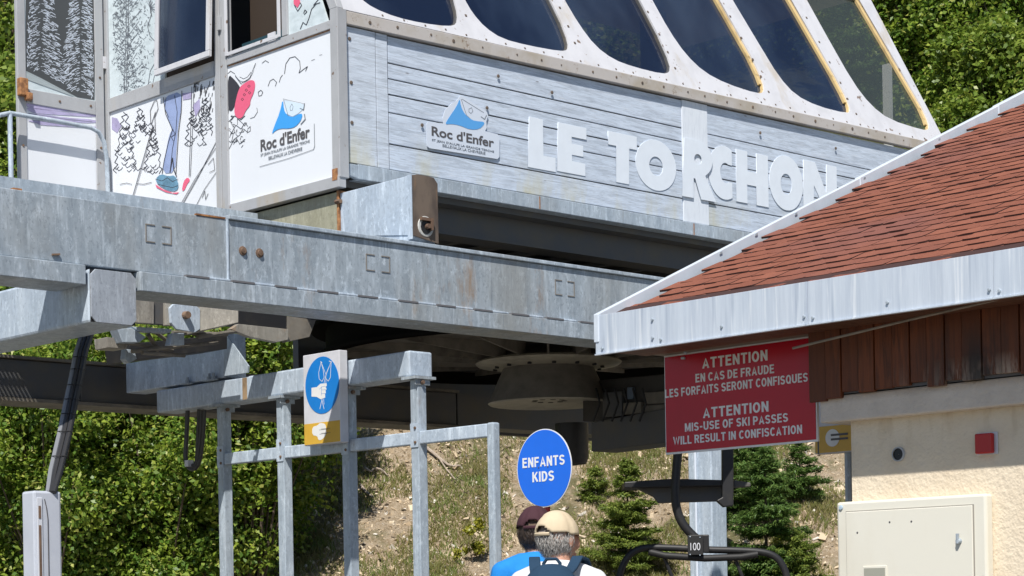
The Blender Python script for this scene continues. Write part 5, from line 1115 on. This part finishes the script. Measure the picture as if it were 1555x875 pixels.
person((x1+.035, 9.9, z1-H1+.0), B(4), 1.76, 'person in dark maroon cap and bright blue t-shirt seen from behind', cloth('blue_tee', (.02, .22, .62)), cloth('dark_trousers', (.03, .03, .04)), cloth('brown_hair', (.12, .085, .065), .01), cloth('maroon_cap', (.060, .026, .034), .01), B(-12), 1)
x2, z2 = top_to_loc(850, 777, 9.2); H2 = 1.715
person((x2-.012, 9.2, z2-H2+.0), B(-12), 1.76, 'person in beige cap and white t-shirt with grey hair seen from behind', cloth('white_tee', (.62, .63, .66)), cloth('grey_trousers', (.16, .15, .14)), cloth('grey_hair', (.22, .19, .17), .01), cloth('beige_cap', (.58, .48, .34), .01), B(-34), 2)
# backpack
NAVY = cloth('navy_nylon', (.018, .045, .085), .03)
bpk = bpy.data.objects.new('backpack', None); COL.objects.link(bpk); bpk.location = (x2-.012, 9.2, z2-H2); bpk.rotation_euler.z = B(-12); T[bpk.name] = ('W', Vector((0, 0, 0)))
bpk['label'] = 'navy blue backpack on the back of the person in the white t-shirt'; bpk['category'] = 'backpack'
me = blob([[((0, -.19, 1.02), (.145, .07, .08)), ((0, -.205, 1.24), (.15, .085, .1)), ((0, -.19, 1.38), (.135, .075, .06)), ((0, -.17, 1.435), (.095, .05, .04))]], .01, 6); me.materials.clear(); meshob('bag', me, NAVY, bpk, smooth=2)
me = blob([[((0, -.275, 1.06), (.10, .035, .06)), ((0, -.285, 1.17), (.105, .035, .06))]], .01, 5); me.materials.clear(); meshob('front_pocket', me, NAVY, bpk, smooth=2)
for sd in (-1, 1):
    pts = smoothpts3 = [Vector(p) for p in [(sd*.07, -.17, 1.425), (sd*.085, -.115, 1.452), (sd*.10, -.05, 1.503), (sd*.115, .03, 1.492), (sd*.135, .10, 1.40), (sd*.135, .125, 1.28), (sd*.14, .06, 1.1), (sd*.14, -.10, 1.0)]]
    mb = MB(); n = len(pts)
    for i in range(n-1):
        d = (pts[i+1]-pts[i]); mb.obox((pts[i]+pts[i+1])/2, d/2*1.08, Vector((.026, 0, 0)), d.cross(Vector((1, 0, 0))).normalized()*.007)
    part('shoulder_strap', mb, NAVY, bpk, bevel=.005)
mb = MB(); mb.tube([(-.036, -.15, 1.45), (-.038, -.15, 1.475), (-.022, -.152, 1.495), (.022, -.152, 1.495), (.038, -.15, 1.475), (.036, -.15, 1.45)], .008, 8); part('grab_handle', mb, NAVY, bpk, smooth=True)
mb = MB()
for sd in (-1, 1): mb.tube([(sd*.05, -.275, 1.30), (sd*.055, -.24, 1.37), (sd*.05, -.18, 1.41)], .006, 6)
mb.tube([(-.12, -.262, 1.2), (-.08, -.285, 1.285), (0, -.292, 1.30), (.08, -.285, 1.285), (.12, -.262, 1.2)], .004, 6); part('zip', mb, RUBBER, bpk)

# ================================================================== vegetation
def leafmat(name, c1, c2, c3=None, trans=.35, bright=None):
    m = Mt(name, c1, .42, 0, .45); isl = m.island(); m.lay(m.ramp(isl, .35, 1.0), c2)
    if c3: m.lay(m.ramp(isl, .86, .94), c3)
    m.lay(m.ramp(m.noise(1.2), .4, .65), tuple(c*.75 for c in c1), .5)
    if bright: m.lay(m.ramp(m.noise(2.3, (1, 1, 1), 4), .50, .66), bright, .7)  # sunlit clumps put into leaf colour as yellower growth; green patches in grass
    tr = m.nt.nodes.new('ShaderNodeBsdfTranslucent'); mx = m.nt.nodes.new('ShaderNodeMixShader'); mx.inputs[0].default_value = trans
    m.nt.links.new(m.col, tr.inputs[0]); out = m.nt.nodes['Material Output']; m.nt.links.new(m.b.outputs[0], mx.inputs[1]); m.nt.links.new(tr.outputs[0], mx.inputs[2]); m.nt.links.new(mx.outputs[0], out.inputs[0]); return m.m
LEAF = leafmat('hazel_leaf', (.11, .21, .028), (.34, .43, .06), (.52, .52, .14), .42, (.40, .48, .06)); LEAFD = leafmat('beech_leaf', (.12, .20, .025), (.26, .35, .05), (.38, .40, .08), .4, (.34, .42, .07)); LEAFY = leafmat('yellow_leaf', (.28, .30, .03), (.38, .34, .04))
NEED = leafmat('fir_needle', (.10, .19, .045), (.22, .31, .08), None, .4); NEEDY = leafmat('fresh_fir_needle', (.16, .23, .045), (.32, .37, .08), None, .35)
DRYG = leafmat('dry_grass', (.23, .21, .075), (.15, .20, .04), (.38, .31, .15), .3, (.12, .21, .035)); BARK = flat_mat('bark', (.12, .09, .065), .9, .5); ROOT = flat_mat('root_wood', (.40, .33, .27), .9, .4)
def crown_points(blobs, N_, shell=.55):
    vol = np.array([b[3]*b[4]*b[5] for b in blobs])**.67; cnt = (vol/vol.sum()*N_).astype(int); P_ = []; Nn = []
    for b, k in zip(blobs, cnt):
        d = rng.normal(size=(k, 3)); d /= np.linalg.norm(d, axis=1, keepdims=True); r = rng.uniform(shell, 1.12, (k, 1))
        lump = 1+.34*np.sin(d[:, :1]*6+b[0]*9)*np.sin(d[:, 1:2]*7+b[1]*5)+.22*np.sin(d[:, 2:3]*13+b[2]*7)*np.sin(d[:, :1]*15+b[1]*4)
        P_.append(np.array(b[:3])+d*r*lump*np.array(b[3:6])); Nn.append(d*.45+np.array([0, -.2, .6])+rng.normal(size=(k, 3))*.65)
    return np.concatenate(P_), np.concatenate(Nn)
def bush(name, label, cat, x, y, h, rad, N_, leaf, mat, group=None, nb=14, shell=.45):
    if name != 'broom_shrub': k_ = (y+4.5)/y; x *= k_; y *= k_; h *= k_; rad *= k_
    z0 = hz(x, y); o = bpy.data.objects.new(name, None); COL.objects.link(o); o.location = (x, y, z0); o['label'] = label; o['category'] = cat
    if group: o['group'] = group
    T[o.name] = ('W', Vector((0, 0, 0))); blobs = []
    for i in range(nb):
        a = random.uniform(0, 6.28); rr = rad*random.uniform(0, .75); zz = h*random.uniform(.05, .9); k = (1-.45*abs(zz/h-.45))*rad*random.uniform(.24, .42)
        blobs.append((rr*math.cos(a), rr*math.sin(a), zz, k, k, k*random.uniform(.8, 1.3)))
    c, n = crown_points(blobs, N_, shell); me = leafmesh('foliage', c, n, leaf, leaf*.62); meshob('foliage', me, mat, o, kind='stuff')
    mb = MB()
    for i in range(nb):
        b = blobs[i]; mb.tube([(random.uniform(-.1, .1), random.uniform(-.1, .1), -.2), (b[0]*.4, b[1]*.4, b[2]*.5), (b[0], b[1], b[2]), (b[0]*1.15, b[1]*1.15, b[2]+b[5]*.8)], [.020*h/4, .014*h/4, .008*h/4, .003], 6)
    part('stem', mb, BARK, o, smooth=True); return o
G1 = 'leafy hazel bushes behind the left half of the lift'
for x, y, h, r_, lb in [(-7.9, 27.4, 5.6, 1.9, 'leafy green bush at the left edge behind the grey control cabinet'), (-6.1, 26.2, 4.6, 1.5, 'sunlit leafy bush right behind the grey control cabinet'), (-4.7, 26.6, 4.8, 1.35, 'bush between the cable bundle and the cable loop'), (-3.6, 27.1, 4.9, 1.25, 'shaded bush behind the first gate frame post'), (-5.6, 28.6, 6.4, 1.8, 'taller bush behind the front bushes on the left'), (-3.4, 28.9, 6.3, 1.3, 'tall bush seen through the gap under the main girder'), (-8.3, 30, 7.4, 2.0, 'tall bush filling the hillside behind the cable bundle')]:
    bush('hazel_bush', lb, 'bush', x, y, h, r_, 36000, .098, LEAF, G1, 46, .40)
G2 = 'trees on the upper hillside'
for x, y, h, r_, lb, mt_ in [(11.2, 42.5, 6.0, 2.6, 'bright green tree directly above the hut roof at the right edge', LEAF), (9.0, 43.5, 5.0, 2.0, 'rounded green bush between the cabin end and the right edge', LEAF), (8.2, 46, 6.2, 2.2, 'darker tree touching the slanted cabin end', LEAFD), (13.2, 46, 7.5, 2.6, 'tall pale green tree in the top right corner', LEAF), (10.6, 49, 8.0, 2.6, 'tree rising behind the bright green tree at top right', LEAFD), (5.5, 47, 8, 2.6, 'tree hidden mostly behind the cabin windows', LEAFD), (12.3, 40.0, 3.6, 1.9, 'low bush just over the hut roof edge at the far right', LEAF), (9.8, 40.5, 3.4, 1.7, 'low bush in the notch between cabin end and hut roof', LEAFD), (14.6, 43.0, 5.5, 2.3, 'bush cut off by the right picture edge', LEAF)]:
    bush('broadleaf_tree', lb, 'tree', x, y, h, r_, 36000, .145, mt_, G2, 50, .4)
for x, y, h, r_, lb in [(-12.5, 40, 9.0, 2.4, 'leafy tree left of the cabin door at the picture edge'), (-9.0, 36, 11, 2.6, 'tall tree at the left edge beside the cabin door'), (-8.2, 42, 10, 2.6, 'tree behind the cabin door high on the slope'), (-13.5, 44, 12, 3.2, 'big tree beyond the top left corner'), (0, 44, 7, 3, 'hidden tree upslope behind the cabin'), (-4.5, 45, 9, 3, 'second hidden tree upslope behind the cabin'), (16.5, 47, 8, 3, 'tree beyond the hut ridge')]:
    bush('broadleaf_tree', lb, 'tree', x, y, h, r_, 16000, .17, LEAFD, G2, 30, .45)
def fir(label, x, y, h, r_, N_, mat, group='fir saplings on the bare slope', name='fir_sapling', cat='fir tree', sc=1.0):
    k_ = (y+4.5)/y if name == 'spruce_tree' else 1.13; h *= k_; r_ *= k_
    if name == 'spruce_tree': x *= k_; y *= k_
    z0 = hz(x, y); o = bpy.data.objects.new(name, None); COL.objects.link(o); o.location = (x, y, z0-.05); o['label'] = label; o['category'] = cat; o['group'] = group; T[o.name] = ('W', Vector((0, 0, 0)))
    c = []; n = []; t = []; mb = MB(); br = MB(); mb.tube([(0, 0, 0), (0, 0, h*.6), (0, 0, h*1.02)], [.03*h/2, .016*h/2, .004], 8)
    tiers = int(h*9/sc); 
    for k in range(tiers):
        z = h*(.06+.92*k/tiers); R_ = r_*(1-(z/h))**.8*random.uniform(.65, 1.15)+.03
        for j in range(random.randint(6, 8)):
            a = random.uniform(0, 6.28); L_ = R_*random.uniform(.7, 1.1); d = np.array([math.cos(a), math.sin(a), .0]); z = z+random.uniform(-.05, .05)*h*.5; tip = np.array([0, 0, z])+d*L_+np.array([0, 0, L_*random.uniform(.05, .35)-.18*L_*L_])
            br.tube([(0, 0, z), tuple(tip)], [.006*sc, .002], 4)
            m_ = max(6, int(L_*N_)); f = rng.uniform(.12, 1.03, m_)[:, None]; base = np.array([0, 0, z])*(1-f)+tip*f
            side = np.array([-d[1], d[0], 0]); w_ = (1-f)*L_*.55; s_ = rng.uniform(-1, 1, (m_, 1)); pos = base+side*s_*w_+rng.normal(size=(m_, 3))*.022
            c.append(pos); n.append(np.array([0, 0, 1.0])+rng.normal(size=(m_, 3))*.5); t.append(d*.8+side*s_*.9+rng.normal(size=(m_, 3))*.35+np.array([0, 0, .25]))
    c, n, t = map(np.concatenate, (c, n, t)); me = leafmesh('needles', c, n, .085*sc, .022*sc, t); meshob('foliage', me, mat, o, kind='stuff')
    part('trunk', mb, BARK, o); part('branch', br, BARK, o, kind='stuff'); return o
def on_slope(px, py):
    r = ray(px, py); Y = 24.0
    while Y < 60 and EYE+r.z*Y > hz(r.x*Y, Y): Y += .02
    return r.x*Y, Y
FG = [(955, 868, 1.75, .78, 460, NEEDY, 'pale green fir sapling left of the chair and mast'), (1165, 905, 2.2, .98, 440, NEED, 'pointed fir sapling right of the mast under the warning sign'), (1205, 925, 1.25, .75, 420, NEEDY, 'yellow tipped low fir beside the meter cabinet'), (1135, 790, 1.6, .8, 480, NEED, 'dark fir behind the mast half hidden by the guide post'), (905, 760, .6, .35, 380, NEEDY, 'tiny fir seedling left of the pale green fir'), (1215, 760, 1.0, .5, 320, NEED, 'small dark fir upslope beside the hut corner')]
for px_, py_, h, r_, N_, mt_, lb in FG:
    x, y = on_slope(px_, py_); fir(lb, x, y, h, r_, N_, mt_)
fir('dark spruce high on the slope just right of the cabin end', 8.0, 44.0, 8.5, 2.0, 110, NEED, 'spruces on the upper hillside', 'spruce_tree', 'spruce tree', 2.4)
fir('dark spruce behind the trees at the top right', 10.0, 51.0, 11.0, 2.4, 100, NEED, 'spruces on the upper hillside', 'spruce_tree', 'spruce tree', 2.6)
x, y = on_slope(712, 858); bush('broom_shrub', 'small yellow green shrub between the gate post and the dark cap', 'shrub', x, y, .75, .28, 900, .06, LEAFY, None, 6)
x, y = on_slope(1180, 850); bush('broom_shrub', 'small yellow shrub at the foot of the pointed fir', 'shrub', x, y, .42, .28, 900, .045, LEAFY, None, 6)
# slope litter: stones, grass
def scat(n_, x0, x1, y0, y1): return rng.uniform(x0, x1, n_), rng.uniform(y0, y1, n_)
def gz(X, Y_): return np.array([hz(a, b) for a, b in zip(X, Y_)])
X, Y_ = scat(48000, -5.2, 8.8, 30.0, 41.0); Zg = gz(X, Y_); dens = np.sin(X*1.5+Y_)*np.sin(Y_*1.2-X*.6)
sel = rng.uniform(-1.3, 1.2, len(X)) < -dens*.7+.15; X, Y_, Zg = X[sel], Y_[sel], Zg[sel]
c8 = np.array([(x, y, z) for x in (-1, 1) for y in (-1, 1) for z in (-1, 1)], float); q8f = np.array([(0, 1, 3, 2), (4, 6, 7, 5), (0, 4, 5, 1), (2, 3, 7, 6), (0, 2, 6, 4), (1, 5, 7, 3)])
n_ = len(X); S_ = (rng.gamma(1.5, .0085, n_)+.006); Q_, _ = np.linalg.qr(rng.normal(size=(n_, 3, 3)))
v8 = (c8[None]*rng.uniform(.45, 1.0, (n_, 8, 1))*(np.array([1.6, .9, .5])*rng.uniform(.6, 1.3, (n_, 1, 3)))*S_[:, None, None]) @ Q_ + np.stack([X, Y_, Zg+S_*.2], 1)[:, None, :]
mb = MB(); mb.v = v8.reshape(-1, 3).tolist(); mb.f = (q8f[None]+np.arange(n_)[:, None, None]*8).reshape(-1, 4).tolist()
m = Mt('slope_stone', (.62, .52, .38), .9); m.lay(m.ramp(m.island(), .2, .8), (.42, .32, .21)).lay(m.ramp(m.island(), .90, .93), (.62, .58, .52)).lay(m.ramp(m.island(), .14, .10), (.10, .075, .05)); o = part('slope_stones', mb, m.m, None, kind='stuff', fixn=False); o['label'] = 'loose stones and bark chips strewn over the bare slope'; o['category'] = 'stones'
X, Y_ = scat(200000, -5.2, 8.8, 30.0, 42.0); Zg = gz(X, Y_); dens = np.sin(X*1.7+Y_)*np.sin(Y_*1.3-X*.6)+.4*np.sin(X*4.1)*np.sin(Y_*3.7)
dens = dens+.35*np.sin(X*2.9-Y_*1.7); sel = rng.uniform(-.45, .55, len(X)) < dens-.02; X, Y_, Zg = X[sel], Y_[sel], Zg[sel]
C_ = np.stack([X, Y_, Zg+.045], 1); nn = rng.normal(size=C_.shape)*np.array([1, 1, .2]); nn[:, 1] -= .6; tt = rng.normal(size=C_.shape)*.55; tt[:, 2] = 1
me = leafmesh('grass', C_, nn, .17, .018, tt); o = meshob('grass', me, DRYG, None, kind='stuff'); o['label'] = 'tufts of dry and green grass on the slope'; o['category'] = 'grass'
for pp, r_, lb in [([(640, 680), (655, 690), (668, 702), (685, 714), (700, 712)], .035, 'pale bare root on the slope right of the third gate post'), ([(548, 742), (556, 752), (566, 760)], .03, 'short pale root between the two middle gate posts'), ([(556, 716), (562, 722), (570, 716), (582, 720), (590, 728)], .025, 'curled root on the slope above the short root'), ([(668, 702), (680, 720), (692, 734)], .016, 'thin root forking below the long pale root')]:
    w_ = []
    for x, y in smoothpts(pp, False, 1):
        X_, Yy = on_slope(x, y); w_.append(Vector((X_, Yy-.05, hz(X_, Yy)+.05)))
    mb = MB(); mb.tube(w_, [r_*(1-.6*i/len(w_)) for i in range(len(w_))], 7); solo('tree_root', mb, ROOT, lb, 'root', 'W', smooth=True)
print('shingles', nsh, 'of', len(tabs), 'objects', len(bpy.data.objects))
